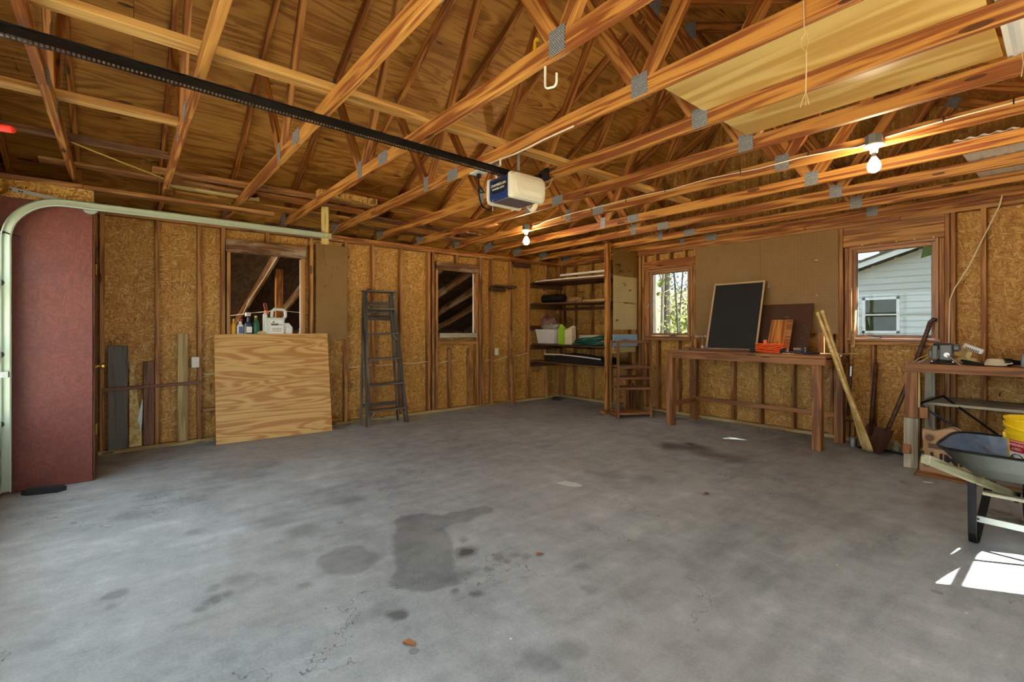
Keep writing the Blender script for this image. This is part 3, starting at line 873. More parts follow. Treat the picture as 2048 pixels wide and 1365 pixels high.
sweep(path, prof, MB(), -.03).build('track', 'track_steel', TK)
pl = MB().box((-.034, -.075, .05), (-.030, -.03, 2.0)).build('angle_bracket', 'door_white', TK)
hd = MB()
for i in range(34):
    z = .08 + i * .057
    if (i // 4) % 2: continue
    for y in (-.062, -.045): hd.lathe([(0, 0), (.005, 0), (.005, .0012), (0, .0012)], 6, T(-.0302, y, z) @ RY(90), False)
tag(hd.build('bolt_slot', 'black_steel', pl), 'dark slots punched in the bracket')['kind'] = 'stuff'
for z in (1.608, 1.07, .55): tag(MB().lathe([(0, 0), (.023, 0), (.025, .004), (.025, .014), (.014, .016), (.012, .009), (.006, .009), (.006, .03), (0, .03)], 16, T(-.028, -.035, z) @ RY(90), False).build('roller', 'dark_iron', TK), 'steel track roller')
MB().box((-.03, -.09, .9), (.02, .015, .945)).build('track_clip', 'galvanized', TK)
MB().prism([(-.02, 2.31), (.36, 2.262), (.36, 2.285), (-.02, 2.342)], -.052, -.049, 0).build('flag_arm', 'galvanized', TK)
for y in (.03, .075, .09): MB().lathe([(0, 0), (.006, 0), (.006, .002), (0, .002)], 8, T(-.0495, y - .01, 2.32 - y * .12) @ RY(90), False).build('bolt_hole', 'black_steel', TK)
tag(MB().lathe([(0, 0), (.012, 0), (.014, .006), (.045, .006), (.052, .002), (.055, .002), (.055, .02), (.052, .02), (.045, .014), (.014, .016), (0, .018)], 24, T(-.048, -.04, 2.315) @ RY(90), False).build('pulley', 'brass', TK, smooth=True), 'round cable pulley')
tag(MB().lathe([(0, 0), (.05, 0), (.053, .004), (.053, .016), (.05, .02), (0, .02)], 20, T(-.075, .47, 2.25) @ RY(90), False).build('pulley', 'galvanized', TK), 'second pulley behind the track')
MB().tube([(-.03, -.05, 2.0), (-.02, -.02, 1.99), (-.03, .03, 1.97), (-.035, .07, 1.965)], .006, 6).tube([(-.03, -.06, 1.96), (-.01, .0, 1.985)], .004, 5).build('lift_cable', 'dark_iron', TK)
hel = [(-.06 + .014 * math.cos(a), 1.76 + .62 * a / 320.0, 2.31 + .014 * math.sin(a)) for a in [i * .8 for i in range(400)]]
tag(MB().tube(hel, .0028, 4).build('extension_spring', 'dark_iron', TK), 'long dark coil spring')
tag(slab(TK, 'hanger_strip', (-.05, 2.30, 2.16), (-.03, 2.355, 2.56), 'pine_pale'), 'pale wood hanger strip')
slab(TK, 'hanger_strip', (-.028, 2.33, 2.16), (-.012, 2.37, 2.56), 'pine_pale')

# ------------------------------------------------------------------ garage door opener on its rail
OP = thing('door_opener', 'blue and white garage door opener with long black rail under the trusses', 'garage door opener', (3.585, 2.09, 2.36))
rl = MB().cbox((-.010, -2.84, .0), (.010, .16, .046), .003).box((-.022, -2.84, .0), (.022, .16, .005)).box((-.022, -2.84, .041), (.022, .16, .046))
rl.build('rail', 'black_steel', OP, T(0, 0, .01) @ RX(-.9))
ch = MB()
for i in range(186): ch.box((-.006, -2.80 + i * .0158, -.012), (.006, -2.80 + i * .0158 + .009, -.004))
tag(ch.build('drive_chain', 'steel', OP, T(.02, 0, .012) @ RX(-.9)), 'bright links of the drive chain')['kind'] = 'stuff'
MB().cbox((-.118, 0, -.165), (.118, .30, -.005), .012).build('motor_case', 'blue_plastic', OP)
MB().cbox((-.10, .02, -.171), (.10, .27, -.160), .004).build('bottom_cover', 'smoke_lens', OP)
for sgn in (1, -1):
    rings = []
    def rr(y0, y1, z0, z1, r):
        out = []
        for (cy, cz, a0) in ((y1 - r, z1 - r, 0), (y0 + r, z1 - r, 90), (y0 + r, z0 + r, 180), (y1 - r, z0 + r, 270)):
            for a in (0, 22.5, 45, 67.5, 90): out.append((cy + r * math.cos(math.radians(a0 + a)), cz + r * math.sin(math.radians(a0 + a))))
        return out
    for x, q in ((.112, rr(-.006, .312, -.178, .006, .02)), (.128, rr(-.008, .318, -.182, .008, .025)), (.150, rr(.0, .315, -.176, .0, .05)), (.166, rr(.03, .30, -.15, -.03, .055)), (.172, rr(.07, .27, -.12, -.06, .028))):
        rings.append([(sgn * x, y, z) for y, z in q])
    n = len(rings[0]); mb = MB(); vs_ = [p for r_ in rings for p in r_]; fs = []
    for i in range(len(rings) - 1):
        for j in range(n): fs.append((i * n + j, i * n + (j + 1) % n, (i + 1) * n + (j + 1) % n, (i + 1) * n + j))
    fs.append(tuple(range((len(rings) - 1) * n, len(rings) * n)))
    fs.append(tuple(range(n)))
    if sgn < 0: fs = [tuple(reversed(f)) for f in fs]
    lens = mb.add(vs_, fs).build('light_lens', 'cream_plastic', OP, smooth=False)
    tag(lens, 'cream plastic light cover')
    for i in range(7): MB().box((min(sgn * .149, sgn * .153), .10 + i * .024, -.171 + .001 * i), (max(sgn * .149, sgn * .153), .115 + i * .024, -.165)).build('vent_slot', 'box_grey', lens)
    MB().prism([(.02, -.05), (.045, -.03), (.045, -.06)], sgn * .158 - .004, sgn * .158 + .001, 0).build('release_tab', 'black_plastic', lens)
bp = MB().prism([(-.095, -.055), (-.06, -.03), (.085, -.03), (.098, -.045), (.092, -.10), (.05, -.122), (-.05, -.122), (-.09, -.105)], -.003, .001, 1).build('badge', 'black_plastic', OP)
text(bp, 'lettering', 'CHAMBERLAIN', .026, 'label_white', T(0, -.0045, -.062) @ RX(90), .0004)
text(bp, 'lettering', 'WHISPER DRIVE', .020, 'label_white', T(-.002, -.0045, -.09) @ RX(90), .0004)
for x, y in ((.10, .10), (-.10, .06)):
    MB().box((x, y - .012, .0), (x + .003, y + .012, .215)).box((x - .012, y - .012, .0), (x + .003, y + .012, .003)).build('hanger_strap', 'galvanized', OP)
br = MB().box((-.02, .09, .006), (.12, .093, .03)).box((-.02, .09, .004), (.12, .12, .007)).build('perforated_angle', 'galvanized', OP)
for i in range(5): MB().lathe([(0, 0), (.004, 0), (.004, .001), (0, .001)], 8, T(.0 + i * .025, .0895, .018) @ RX(90), False).build('hole', 'black_steel', br)
MB().tube([(-.06, .03, .0), (-.065, .02, .06), (-.03, .02, .075), (.0, .015, .08), (.005, .01, .125)], .008, 6).build('bent_strap', 'cream_plastic', OP)
MB().tube([(-.04, -.02, -.165), (-.04, -.024, -.20), (-.036, -.026, -.25)], .0015, 4).build('antenna_wire', 'cable_white', OP)

RB = thing('ceiling_receptacle', 'white outlet plate under the truss chord with black plug and cord', 'outlet', (3.24, 2.16, 2.489))
MB().cbox((-.06, -.05, -.012), (.06, .05, .0), .003).build('cover_plate', 'white_plastic', RB)
MB().cbox((-.014, -.014, -.05), (.014, .014, -.012), .004).build('plug', 'black_plastic', RB)
MB().tube([(0, 0, -.05), (.0, .0, -.09), (-.02, .02, -.15), (.03, .03, -.16), (.02, .0, -.12), (-.02, .01, -.13), (-.03, .03, -.20), (.02, .02, -.27), (.10, .02, -.31), (.17, .03, -.28), (.2, .05, -.23)], .006, 6).build('power_cord', 'black_rubber', RB)

CB = thing('cable_coil', 'coil of white bell wire hanging behind the opener', 'wire', (3.54, 2.45, 2.225))
mb = MB()
for i, r in enumerate((.040, .046, .052, .048)):
    mb.tube([(r * math.cos(a) * .9, .01 * i - .015, r * math.sin(a)) for a in [j * math.pi / 10 for j in range(20)]], .0065, 6, closed=True)
mb.build('coil', 'cable_white', CB)
MB().tube([(-.03, 0, .03), (-.08, -.06, .0), (-.13, -.1, -.03), (-.10, -.12, -.05), (-.06, -.08, -.01)], .004, 5).tube([(.02, 0, .05), (.03, .03, .09), (.0, .18, .17), (-.06, .28, .27)], .004, 5).build('loose_end', 'cable_white', CB)
BK = MB().cbox((-.05, -.02, -.05), (.05, .0, .05), .006).cbox((-.09, -.05, -.018), (-.02, -.01, .018), .005).cbox((.02, -.045, .02), (.075, -.015, .045), .004).cbox((.02, -.045, -.045), (.075, -.015, -.02), .004).build('sensor_bracket', 'black_plastic', None, T(3.40, 2.722, 2.535))
tag(BK, 'small black plastic bracket on truss chord beside the opener', 'bracket')

# ------------------------------------------------------------------ lamps on the chord
def lamp(x, label):
    t = thing('ceiling_lamp', label, 'lamp', (x, 3.885, 2.50), 0, 'bare bulb lamp holders')
    MB().lathe([(.0, 0), (.048, 0), (.05, .004), (.05, .062), (0, .064)], 8, T(0, 0, -.008) @ RZ(22.5), False).build('junction_box', 'box_grey', t)
    MB().lathe([(.0, -.062), (.022, -.06), (.024, -.035), (.034, -.026), (.058, -.018), (.06, -.008), (0, -.008)], 20, None, False).build('lamp_holder', 'porcelain', t, smooth=True)
    MB().lathe([(.0, -.093), (.013, -.092), (.014, -.06), (.0, -.058)], 12, None, False).build('bulb_base', 'steel', t)
    MB().lathe([(.0, -.193), (.015, -.190), (.028, -.181), (.036, -.167), (.039, -.151), (.036, -.134), (.027, -.114), (.018, -.098), (.014, -.09), (0, -.088)], 16, None, False).build('bulb', 'bulb_lit', t, smooth=True)
    return t
lamp(1.83, 'bare lit bulb on the truss chord near the far left corner')
lamp(5.36, 'bare lit bulb on the truss chord near the stored plywood sheet')
yc = 3.943 - .006
pts = [(1.90, yc, 2.535), (2.0, yc, 2.535), (2.12, yc, 2.56), (2.35, yc, 2.565), (2.6, yc, 2.572), (3.0, yc, 2.568), (3.4, yc, 2.572), (3.8, yc, 2.556), (4.2, yc, 2.568), (4.6, yc, 2.545), (4.9, yc, 2.55), (5.15, yc, 2.535), (5.25, yc, 2.52), (5.31, yc, 2.525)]
mb = MB().tube(pts, .006, 6, flat=.7).tube([(5.41, yc, 2.54), (5.6, yc, 2.55), (5.8, yc, 2.555), (6.1, yc, 2.557), (6.5, yc, 2.555), (7.2, yc, 2.55)], .006, 6, flat=.7)
cb = thing('electric_cable', 'white electric cable stapled along the lamp truss chord', 'cable', (0, 0, 0))
mb.build('cable_run', 'cable_white', cb)
for x in (2.4, 2.85, 3.3, 3.75, 4.45, 4.95, 5.7, 6.0): MB().box((x - .003, yc - .006, 2.545), (x + .003, yc, 2.58)).build('staple', 'dark_iron', cb)
c2 = MB().tube([(4.30, 2.108, 2.486), (4.2, 2.10, 2.482), (4.05, 2.09, 2.475), (3.9, 2.085, 2.465), (3.75, 2.095, 2.47), (3.5, 2.105, 2.487), (3.42, 2.11, 2.489)], .005, 6).tube([(4.30, 2.106, 2.487), (4.1, 2.11, 2.487), (3.95, 2.10, 2.478), (3.85, 2.09, 2.466)], .004, 6)
tag(c2.build('electric_cable', 'cable_white'), 'slack white cable under the truss chord above the opener', 'cable')

# ------------------------------------------------------------------ braces and stored stock on the chords
tag(beam(None, 'truss_brace', (3.585, YF, H1 + .108), (3.585, 4.6, H1 + .108), .089, .037, 'pine_brace'), 'long flat wooden brace lying across the truss chords', 'brace')
tag(beam(None, 'truss_brace', (2.54, YF, H1 + .108), (2.54, .285, H1 + .108), .089, .037, 'pine_brace'), 'short wooden brace ending at the chord above the door track', 'brace')
tag(beam(None, 'truss_brace', (1.76, YF, H1 + .108), (1.76, .29, H1 + .108), .089, .037, 'pine_old'), 'short dark brace nearest the red partition', 'brace')
tag(slab(None, 'plywood_sheet', (4.79, 2.135, H1 + .0905), (6.01, 3.30, H1 + .1045), 'ply_stored', 0), 'pale plywood sheet stored flat on top of the truss chords', 'plywood')
def corrugated(x0, x1, y0, y1, rz, label):
    n = 56; mb = MB(); L_ = x1 - x0; W = y1 - y0
    vs_ = []; fs = []
    for i in range(n + 1):
        u = i / n
        z = .006 * math.sin(u * L_ / .068 * 2 * math.pi) + .0075
        for y in (-W / 2, W / 2): vs_ += [((u - .5) * L_, y, z), ((u - .5) * L_, y, z + .0012)]
    for i in range(n):
        a = i * 4; b = a + 4
        fs += [(a, b, b + 2, a + 2), (a + 1, a + 3, b + 3, b + 1), (a, a + 1, b + 1, b), (a + 2, b + 2, b + 3, a + 3)]
    fs += [(0, 2, 3, 1), (n * 4, n * 4 + 1, n * 4 + 3, n * 4 + 2)]
    o = mb.add(vs_, fs).build('corrugated_sheet', 'white_paint', None, T((x0 + x1) / 2, (y0 + y1) / 2, H1 + .0905) @ RZ(rz))
    return tag(o, label, 'roofing sheet', 'corrugated sheets stored on the truss chords')
corrugated(6.03, 7.1, 2.25, 3.42, 1, 'white corrugated sheet beside the stored pale plywood')
corrugated(5.66, 5.985, 4.55, 5.95, 0, 'narrow white corrugated sheet above the second window')
EB = [(0.55, .40, 3.35, .24, .022, 'ply_roof', 'broad plywood offcut at the bottom of the eave lumber pile'),
      (1.05, -.5, 1.05, .14, .022, 'pine_stud', 'brown plank beside the door track on the chords'),
      (1.28, .2, 2.2, .089, .038, 'pine_stud', 'long stud in the eave lumber pile nearest the opener'),
      (1.06, .95, 2.30, .18, .02, 'pine_web', 'orange plank on the eave lumber pile with paint spots'),
      (1.42, 1.5, 2.1, .10, .06, 'osb_header', 'OSB strip on the eave lumber pile above the hanger'),
      (1.40, 2.2, 3.7, .24, .018, 'pine_web', 'wide board on the chords toward the far lamp'),
      (.80, 2.1, 3.9, .20, .02, 'red_board', 'dark board on the chords behind the opener'),
      (.30, 2.0, 4.3, .18, .022, 'pine_old', 'weathered plank close to the left wall plate on the chords'),
      (.85, .3, 1.1, .06, .06, 'pine_pale', 'pale square stick on the eave lumber pile')]
zz = H1 + .0905
for i, (x, y0, y1, w, h, m_, lb) in enumerate(EB):
    tag(beam(None, 'stored_board', (x, y0, zz + h / 2), (x + random.uniform(-.06, .06), y1, zz + h / 2), w, h, m_), lb, 'board', 'lumber stored over the left eave')
tag(beam(None, 'stored_board', (1.05, 1.0, zz + .061), (1.17, 2.9, zz + .061), .12, .02, 'pine_stud'), 'upper plank crossing the eave lumber pile', 'board', 'lumber stored over the left eave')
tag(beam(None, 'stored_board', (1.40, 1.75, zz + .085), (1.30, 2.45, zz + .085), .14, .045, 'pine_web'), 'short thick block on top of the eave lumber pile', 'board', 'lumber stored over the left eave')

# hooks, strings, handles hanging from the chords
hk = MB().tube([(0, 0, .03), (0, 0, -.085), (.004, 0, -.098), (.016, 0, -.108), (.06, 0, -.118), (.072, 0, -.112), (.076, 0, -.10), (.076, 0, -.062)], .0055, 8)
tag(hk.build('ceiling_hook', 'white_plastic', None, T(4.655, 1.535, 2.492)), 'white steel utility hook under a truss chord', 'hook')
hk2 = MB().tube([(0, 0, 0), (0, -.0, .05), (.012, 0, .062), (.02, 0, .05)], .007, 8)
tag(hk2.build('ceiling_hook', 'bottle_yellow', None, T(4.595, 1.525, 2.582)), 'small yellow hook tip above the truss chord', 'hook')
st = MB().tube([(0, 0, .075), (.002, 0, .0), (.004, -.004, -.045), (.01, -.005, -.06)], .0025, 5)
st.tube([(.01, -.005, -.06), (-.006, -.005, -.08), (-.006, -.005, -.11), (.012, -.005, -.14), (.02, -.005, -.10), (.016, -.005, -.07), (.01, -.005, -.06)], .0018, 5)
st.tube([(.012, -.005, -.14), (.012, -.006, -.22), (.010, -.006, -.30)], .003, 5)
for dx in (-.02, .0, .012): st.tube([(.010, -.006, -.30), (.010 + dx * .6, -.006, -.325), (.01 + dx, -.006, -.352)], .0016, 4)
tag(st.build('hanging_string', 'cable_tan', None, T(5.55, 2.106, 2.50)), 'knotted white string hanging below the stored plywood', 'string')
s2 = MB().tube([(6.07, 3.32, 2.59), (6.075, 3.325, 2.53), (6.068, 3.33, 2.47)], .0018, 4)
tag(s2.build('hanging_string', 'cable_tan'), 'thin string hanging below the corrugated sheet', 'string')
wr = MB().tube([(5.76, YB - .05, 2.50), (5.74, YB - .05, 2.40), (5.70, YB - .045, 2.30), (5.63, YB - .04, 2.12), (5.53, YB - .03, 1.86), (5.43, YB - .025, 1.66), (5.395, YB - .022, 1.55), (5.39, YB - .022, 1.3), (5.388, YB - .022, 1.0)], .006, 6)
tag(wr.build('hanging_cable', 'cable_white'), 'white cable drooping from the truss beside the second window', 'cable')
rd = MB().cbox((-.05, -.018, -.012), (.05, .018, .012), .008).tube([(-.04, 0, .012), (-.04, 0, .16), (-.03, 0, .38)], .003, 5)
tag(rd.build('release_handle', 'red_plastic', None, T(3.60, -.37, 2.04) @ RZ(80)), 'red emergency release handle hanging under the opener rail', 'handle')
rp = MB().tube([(1.60, -.30, 2.62), (1.35, .0, 2.60), (1.05, .35, 2.585), (.62, .80, 2.60), (.30, 1.05, 2.55)], .006, 5)
tag(rp.build('nylon_rope', 'rope_yellow'), 'thin yellow rope strung over the left truss chords', 'rope')
sp_ = MB().tube([(3.0, -.36, 3.12), (2.9, -.37, 2.95), (2.78, -.36, 2.78), (2.66, -.34, 2.66), (2.58, -.33, 2.62)], .012, 6, flat=.3)
tag(sp_.build('yellow_strap', 'rope_yellow'), 'yellow strap sagging beside the nearest truss', 'strap')

# ------------------------------------------------------------------ along the left wall
def lean(name, label, y0, y1, zt, th, m_, x0=.02, foot=.07, cat='board', z0=.0, group='boards leaning on the left wall'):
    """board standing on the floor or plate, leaning back on the studs"""
    yc_ = (y0 + y1) / 2
    o = beam(None, name, (foot + th / 2, yc_, z0 + .002), (x0 + th / 2, yc_, zt), y1 - y0, th, m_, (1, 0, 0))
    return tag(o, label, cat, group)
lean('leaning_board', 'wide grey weathered board standing behind the rail', -.105, .052, 1.09, .03, 'grey_board', -.03, .0, z0=.04)
lean('leaning_board', 'dark reddish board standing behind the rail', .178, .272, .92, .025, 'red_board', -.04, -.03, z0=.04)
lean('leaning_board', 'pale treated board with knots standing behind the rail', .470, .565, 1.212, .022, 'treated', -.025, -.01, z0=.04)
w_ = MB().prism([(.062, .04), (.165, .04), (.165, .25), (.13, .55), (.108, .75), (.098, .93), (.066, .93)], -.045, -.025, 0)
tag(w_.build('tapered_offcut', 'pine_pale'), 'tapered tan plywood offcut between grey and red boards', 'board', 'boards leaning on the left wall')
fm = MB().prism([(.128, .30), (.168, .52), (.172, .50), (.170, .38), (.155, .22), (.146, .20), (.148, .27)], -.02, -.018, 0).prism([(.150, .20), (.168, .36), (.168, .30), (.158, .18)], -.016, -.014, 0)
tag(fm.build('metal_flashing', 'galvanized'), 'shiny sliver of bent metal flashing by the red board', 'flashing')
tag(beam(None, 'wall_rail', (.02, -.15, .652), (.02, .69, .672), .02, .034, 'red_board'), 'thin wooden rail nailed across the studs holding boards', 'rail')
def outlet(name, y, z, label):
    o = thing(name, label, 'outlet', (-.002, y, z), 0)
    MB().cbox((0, -.036, -.058), (.012, .036, .058), .004).build('cover_plate', 'cream_plastic', o)
    for dz in (.022, -.022):
        r = MB().lathe([(0, 0), (.017, 0), (.017, .002), (0, .002)], 14, T(.012, 0, dz) @ RY(90), False).build('receptacle', 'white_plastic', o)
        for dy in (-.006, .006): MB().box((.0141, dy - .0015, dz - .001), (.0146, dy + .0015, dz + .009)).build('slot', 'ink', r)
        MB().lathe([(0, 0), (.0025, 0), (.0025, .0005), (0, .0005)], 8, T(.0141, 0, dz - .008) @ RY(90), False).build('slot', 'ink', r)
    return o
outlet('wall_outlet', .632, .895, 'white duplex outlet above the rail near the pale board')
outlet('wall_outlet', 4.825, .885, 'white duplex outlet right of the second opening')
wl = thing('wall_cable', 'thin white cable running through the left wall studs', 'cable', (0, 0, 0))
def wob(y0, y1, z0, z1, n=10, sag=.03, x=-.045):
    return [(x + .01 * math.sin(i * 2.1), y0 + (y1 - y0) * i / n, z0 + (z1 - z0) * i / n - sag * math.sin(math.pi * i / n)) for i in range(n + 1)]
for (a, b, z0, z1, sg) in ((.635, .66, .835, .79, .02), (.68, .88, .765, .755, .01), (2.33, 2.67, .745, .77, .01), (2.70, 3.09, .765, .765, .015), (3.12, 3.54, .765, .775, .01), (3.72, 4.03, .74, .78, .0), (4.46, 4.72, .73, .75, 0), (4.77, 5.13, .72, .80, .0), (5.17, 5.55, .79, .84, .01)):
    MB().tube(wob(a, b, z0, z1, sag=sg), .005, 5).build('cable_run', 'cable_white', wl)

# big plywood sheet leaning under the first opening
a = V((.245, .80, 0)); b = V((.30, 2.03, 0)); u = (b - a).normalized(); top0 = V((.028, .815, 1.204)); 
upv = (top0 - a); upv = (upv - u * upv.dot(u)); Hh = upv.length; upv.normalize(); nr = u.cross(upv)
M = Matrix((u, upv, nr)).transposed().to_4x4(); M.translation = a + u * .61 + upv * (Hh / 2 + .001)
ps = MB().cbox((-.615, -Hh / 2, -.006), (.615, Hh / 2, .006), .001).build('plywood_sheet', 'ply_new', None, M)
tag(ps, 'large swirly grained plywood sheet leaning under the first opening', 'plywood')

# pegboard panel left wall with hooks
def peg_hooks(parent, pts, n, m_='steel'):
    for p in pts:
        p = V(p); n_ = V(n)
        mb = MB().tube([p, p + n_ * .028, p + n_ * .034 + V((0, 0, .006)), p + n_ * .034 + V((0, 0, .022))], .0028, 5)
        mb.tube([p + V((0, 0, .018)), p + n_ * .003 + V((0, 0, .018)), p + n_ * .003 + V((0, 0, -.004))], .0025, 5)
        mb.build('hook', m_, parent)
PL = thing('pegboard', 'tall narrow tan pegboard beside the first opening', 'pegboard', (.0, 2.12, 1.74))
beam(PL, 'panel', (.005, 0, -.615), (.005, 0, .615), .406, .006, 'pegboard', (1, 0, 0), .001)
peg_hooks(PL, [(.008, -.08, .35), (.008, .0, .33), (.008, .06, .32), (.008, -.10, .07), (.008, -.05, -.3), (.008, .17, .42)], (1, 0, 0))

# stepladder leaning closed against the wall
LD = thing('stepladder', 'old grey wooden stepladder leaning folded against the wall', 'ladder', (.20, 2.71, 0))
# front frame: foot pair and top pair in local coordinates
fL, fR = V((.19, -.265, 0)), V((.19, .275, 0)); tL, tR = V((-.07, -.195, 1.755)), V((-.07, .195, 1.765))
upl = V((1, 0, .12))
beam(LD, 'side_rail', fL, tL, .09, .03, 'grey_ladder', (0, 1, 0)); beam(LD, 'side_rail', fR, tR, .09, .03, 'grey_ladder', (0, 1, 0))
for i in range(5):
    t_ = (.20 + i * .333) / 1.76
    p, q = fL.lerp(tL, t_), fR.lerp(tR, t_)
    tr_ = beam(LD, 'tread', p + V((.01, .005, 0)), q + V((.01, -.005, 0)), .11, .025, 'grey_ladder')
    if i in (0, 3):
        for (e, sg) in ((p, 1), (q, -1)):
            if i == 3 and sg > 0: continue
            MB().tube([e + V((.05, sg * .02, -.09)), e + V((.05, sg * .085, -.008))], .005, 5).build('brace_rod', 'galvanized', LD)
beam(LD, 'top_cap', tL + V((.01, -.03, .012)), tR + V((.01, .03, .012)), .15, .022, 'grey_ladder')
rL, rR = V((.02, -.285, 0)), V((.02, .24, 0)); sL, sR = V((-.12, -.20, 1.74)), V((-.12, .18, 1.74))
beam(LD, 'rear_leg', rL, sL, .05, .022, 'grey_ladder', (0, 1, 0)); beam(LD, 'rear_leg', rR, sR, .05, .022, 'grey_ladder', (0, 1, 0))
for z in (1.60, 1.51, 1.42): beam(LD, 'rear_slat', (-.10, -.18, z), (-.10, .17, z), .012, .07, 'grey_ladder')
beam(LD, 'rear_slat', (.0, -.27, .25), (.0, .22, .25), .012, .05, 'grey_ladder')
for p in (tL, tR): MB().tube([p + V((.05, .0, -.05)), p + V((.055, .0, -.12))], .006, 6).build('hinge', 'steel', LD)

# little ledge, block and short stud on the left wall
lg = thing('wall_ledge', 'small dark wooden ledge fixed across two studs', 'shelf', (0, 4.85, 1.97))
beam(lg, 'ledge_board', (.07, -.16, .0), (.07, .31, .0), .14, .038, 'dark_shelf'); beam(lg, 'bracket', (.05, -.19, -.06), (.05, .10, -.06), .10, .05, 'dark_shelf')
tag(slab(None, 'nailed_block', (.0, 5.20, 2.33), (.05, 5.54, 2.41), 'dark_shelf'), 'dark block nailed under the top plate near the corner shelves', 'block')
tag(beam(None, 'short_stud', (.12, 5.09, 0.002), (.035, 5.09, .93), .085, .038, 'pine_stud', (1, 0, 0)), 'short loose stud leaning on the wall near the corner shelves', 'stud')

# bottles on the sill of the first opening
def bottle(y, h, r, body, cap, label, x=-.05, shape='round', ch=.02, cr=.4):
    o = thing('spray_bottle' if shape == 'spray' else 'bottle', label, 'bottle', (x, y, 1.19), 0, 'garden bottles on the sill')
    MB().lathe([(0, 0), (r * .94, 0), (r, .006), (r, h * .62), (r * .9, h * .72), (r * .45, h * .84), (r * .42, h), (0, h)], 16, None, False).build('body', body, o, smooth=False)
    MB().lathe([(0, h), (r * cr, h), (r * cr, h + ch), (0, h + ch)], 12, None, False).build('cap', cap, o)
    return o
bottle(1.005, .17, .026, 'bottle_yellow', 'cap_yellow', 'slim yellow bottle at the left end of the sill', x=-.03)
b_ = bottle(1.075, .16, .036, 'bottle_white', 'cap_red', 'white bottle with red trigger cap on the sill', x=-.03, ch=.03, cr=.7)
MB().cbox((.034, -.022, .02), (.037, .022, .10), .002).build('label_panel', 'bottle_blue', b_)
b_ = bottle(1.165, .19, .04, 'bottle_slate', 'bottle_slate', 'slate grey bottle with pale label on the sill', x=-.06)
MB().cbox((.038, -.03, .03), (.041, .03, .10), .002).build('label_panel', 'label_white', b_)
bottle(1.242, .21, .036, 'bottle_green', 'cap_yellow', 'green bottle with yellow cap on the sill', x=-.05)
JG = thing('weed_killer_jug', 'white weed killer jug with handle and orange cap on the sill', 'jug', (-.03, 1.46, 1.19))
mb = MB().cbox((-.06, -.115, 0), (.06, .085, .21), .014)
mb.tube([(0, .085, .20), (0, .105, .23), (0, .105, .285), (0, .085, .31), (0, -.02, .315), (0, -.045, .29), (0, -.05, .215)], .019, 8)
mb.cbox((-.055, -.14, .02), (.03, -.10, .26), .012)
mb.build('body', 'jug_white', JG)
MB().lathe([(0, .255), (.026, .255), (.026, .295), (0, .297)], 14, T(-.01, -.105, 0), False).build('cap', 'cap_orange', JG)
MB().tube([(-.01, -.115, .29), (-.01, -.135, .36), (-.01, -.13, .385), (-.01, -.115, .385), (-.01, -.105, .35), (-.01, -.10, .31)], .007, 6).build('wand', 'cap_red', JG)
lb_ = MB().box((.0601, -.075, .02), (.0606, .055, .18)).build('front_label', 'label_white', JG)
MB().box((.0607, -.07, .115), (.0611, .01, .14)).build('label_band', 'label_grey', lb_)
text(lb_, 'lettering', 'Roundup', .034, 'ink', T(.0615, -.008, .128) @ RZ(90) @ RX(90), .0003)
for z in (.045, .062, .078): MB().box((.0607, -.06, z), (.0611, .045, z + .006)).build('small_print', 'label_grey', lb_)
MB().prism([(-.06, .15), (-.03, .15), (-.04, .172)], .0607, .0611, 0).build('leaf_mark', 'bottle_green', lb_)
o = thing('small_jug', 'small plain white container tucked behind the weed killer jug', 'container', (-.05, 1.60, 1.19))
MB().cbox((-.05, -.05, 0), (.05, .045, .10), .012).prism([(-.05, .09), (.045, .09), (.0, .145), (-.05, .145)], -.04, .04, 0).build('body', 'bottle_white', o)
o = MB().lathe([(0, 0), (.055, 0), (.06, .02), (.045, .04), (0, .05)], 12).build('rag_lump', 'leather', None, T(-.03, 1.30, 1.19)); tag(o, 'tan crumpled rag on the sill', 'rag')

# ------------------------------------------------------------------ corner shelves
SH = thing('corner_shelving', 'dark wooden corner shelves fixed between left wall and post', 'shelving', (0, 5.6, 0))
for (zl, zr_, nm) in ((2.088, 2.055, 1), (1.72, 1.685, 1), (1.012, 1.0, 1), (.715, .70, 1)):
    beam(SH, 'shelf_board', (.0, .18, zl - .012), (1.68, .18, zr_ - .012), .36, .022, 'dark_shelf'); beam(SH, 'shelf_board', (.0, .55, zl - .012), (1.68, .55, zr_ - .012), .36, .022, 'dark_shelf')
for z in (2.03, 1.66, 1.28, .945, .645): slab(SH, 'cleat', (.001, -.03, z - .045), (.039, .75, z + .042), 'dark_shelf')
for z in (1.62, .94, .63): slab(SH, 'cleat', (.0, .72, z - .02), (1.66, .756, z + .03), 'dark_shelf')
slab(SH, 'post', (1.655, .0, .045), (1.70, .09, 2.57), 'pine_truss'); slab(SH, 'post', (1.62, .03, .0), (1.654, .10, 2.57), 'pine_stud')
slab(SH, 'base_block', (1.59, -.05, 0), (1.71, .13, .04), 'pine_stud')

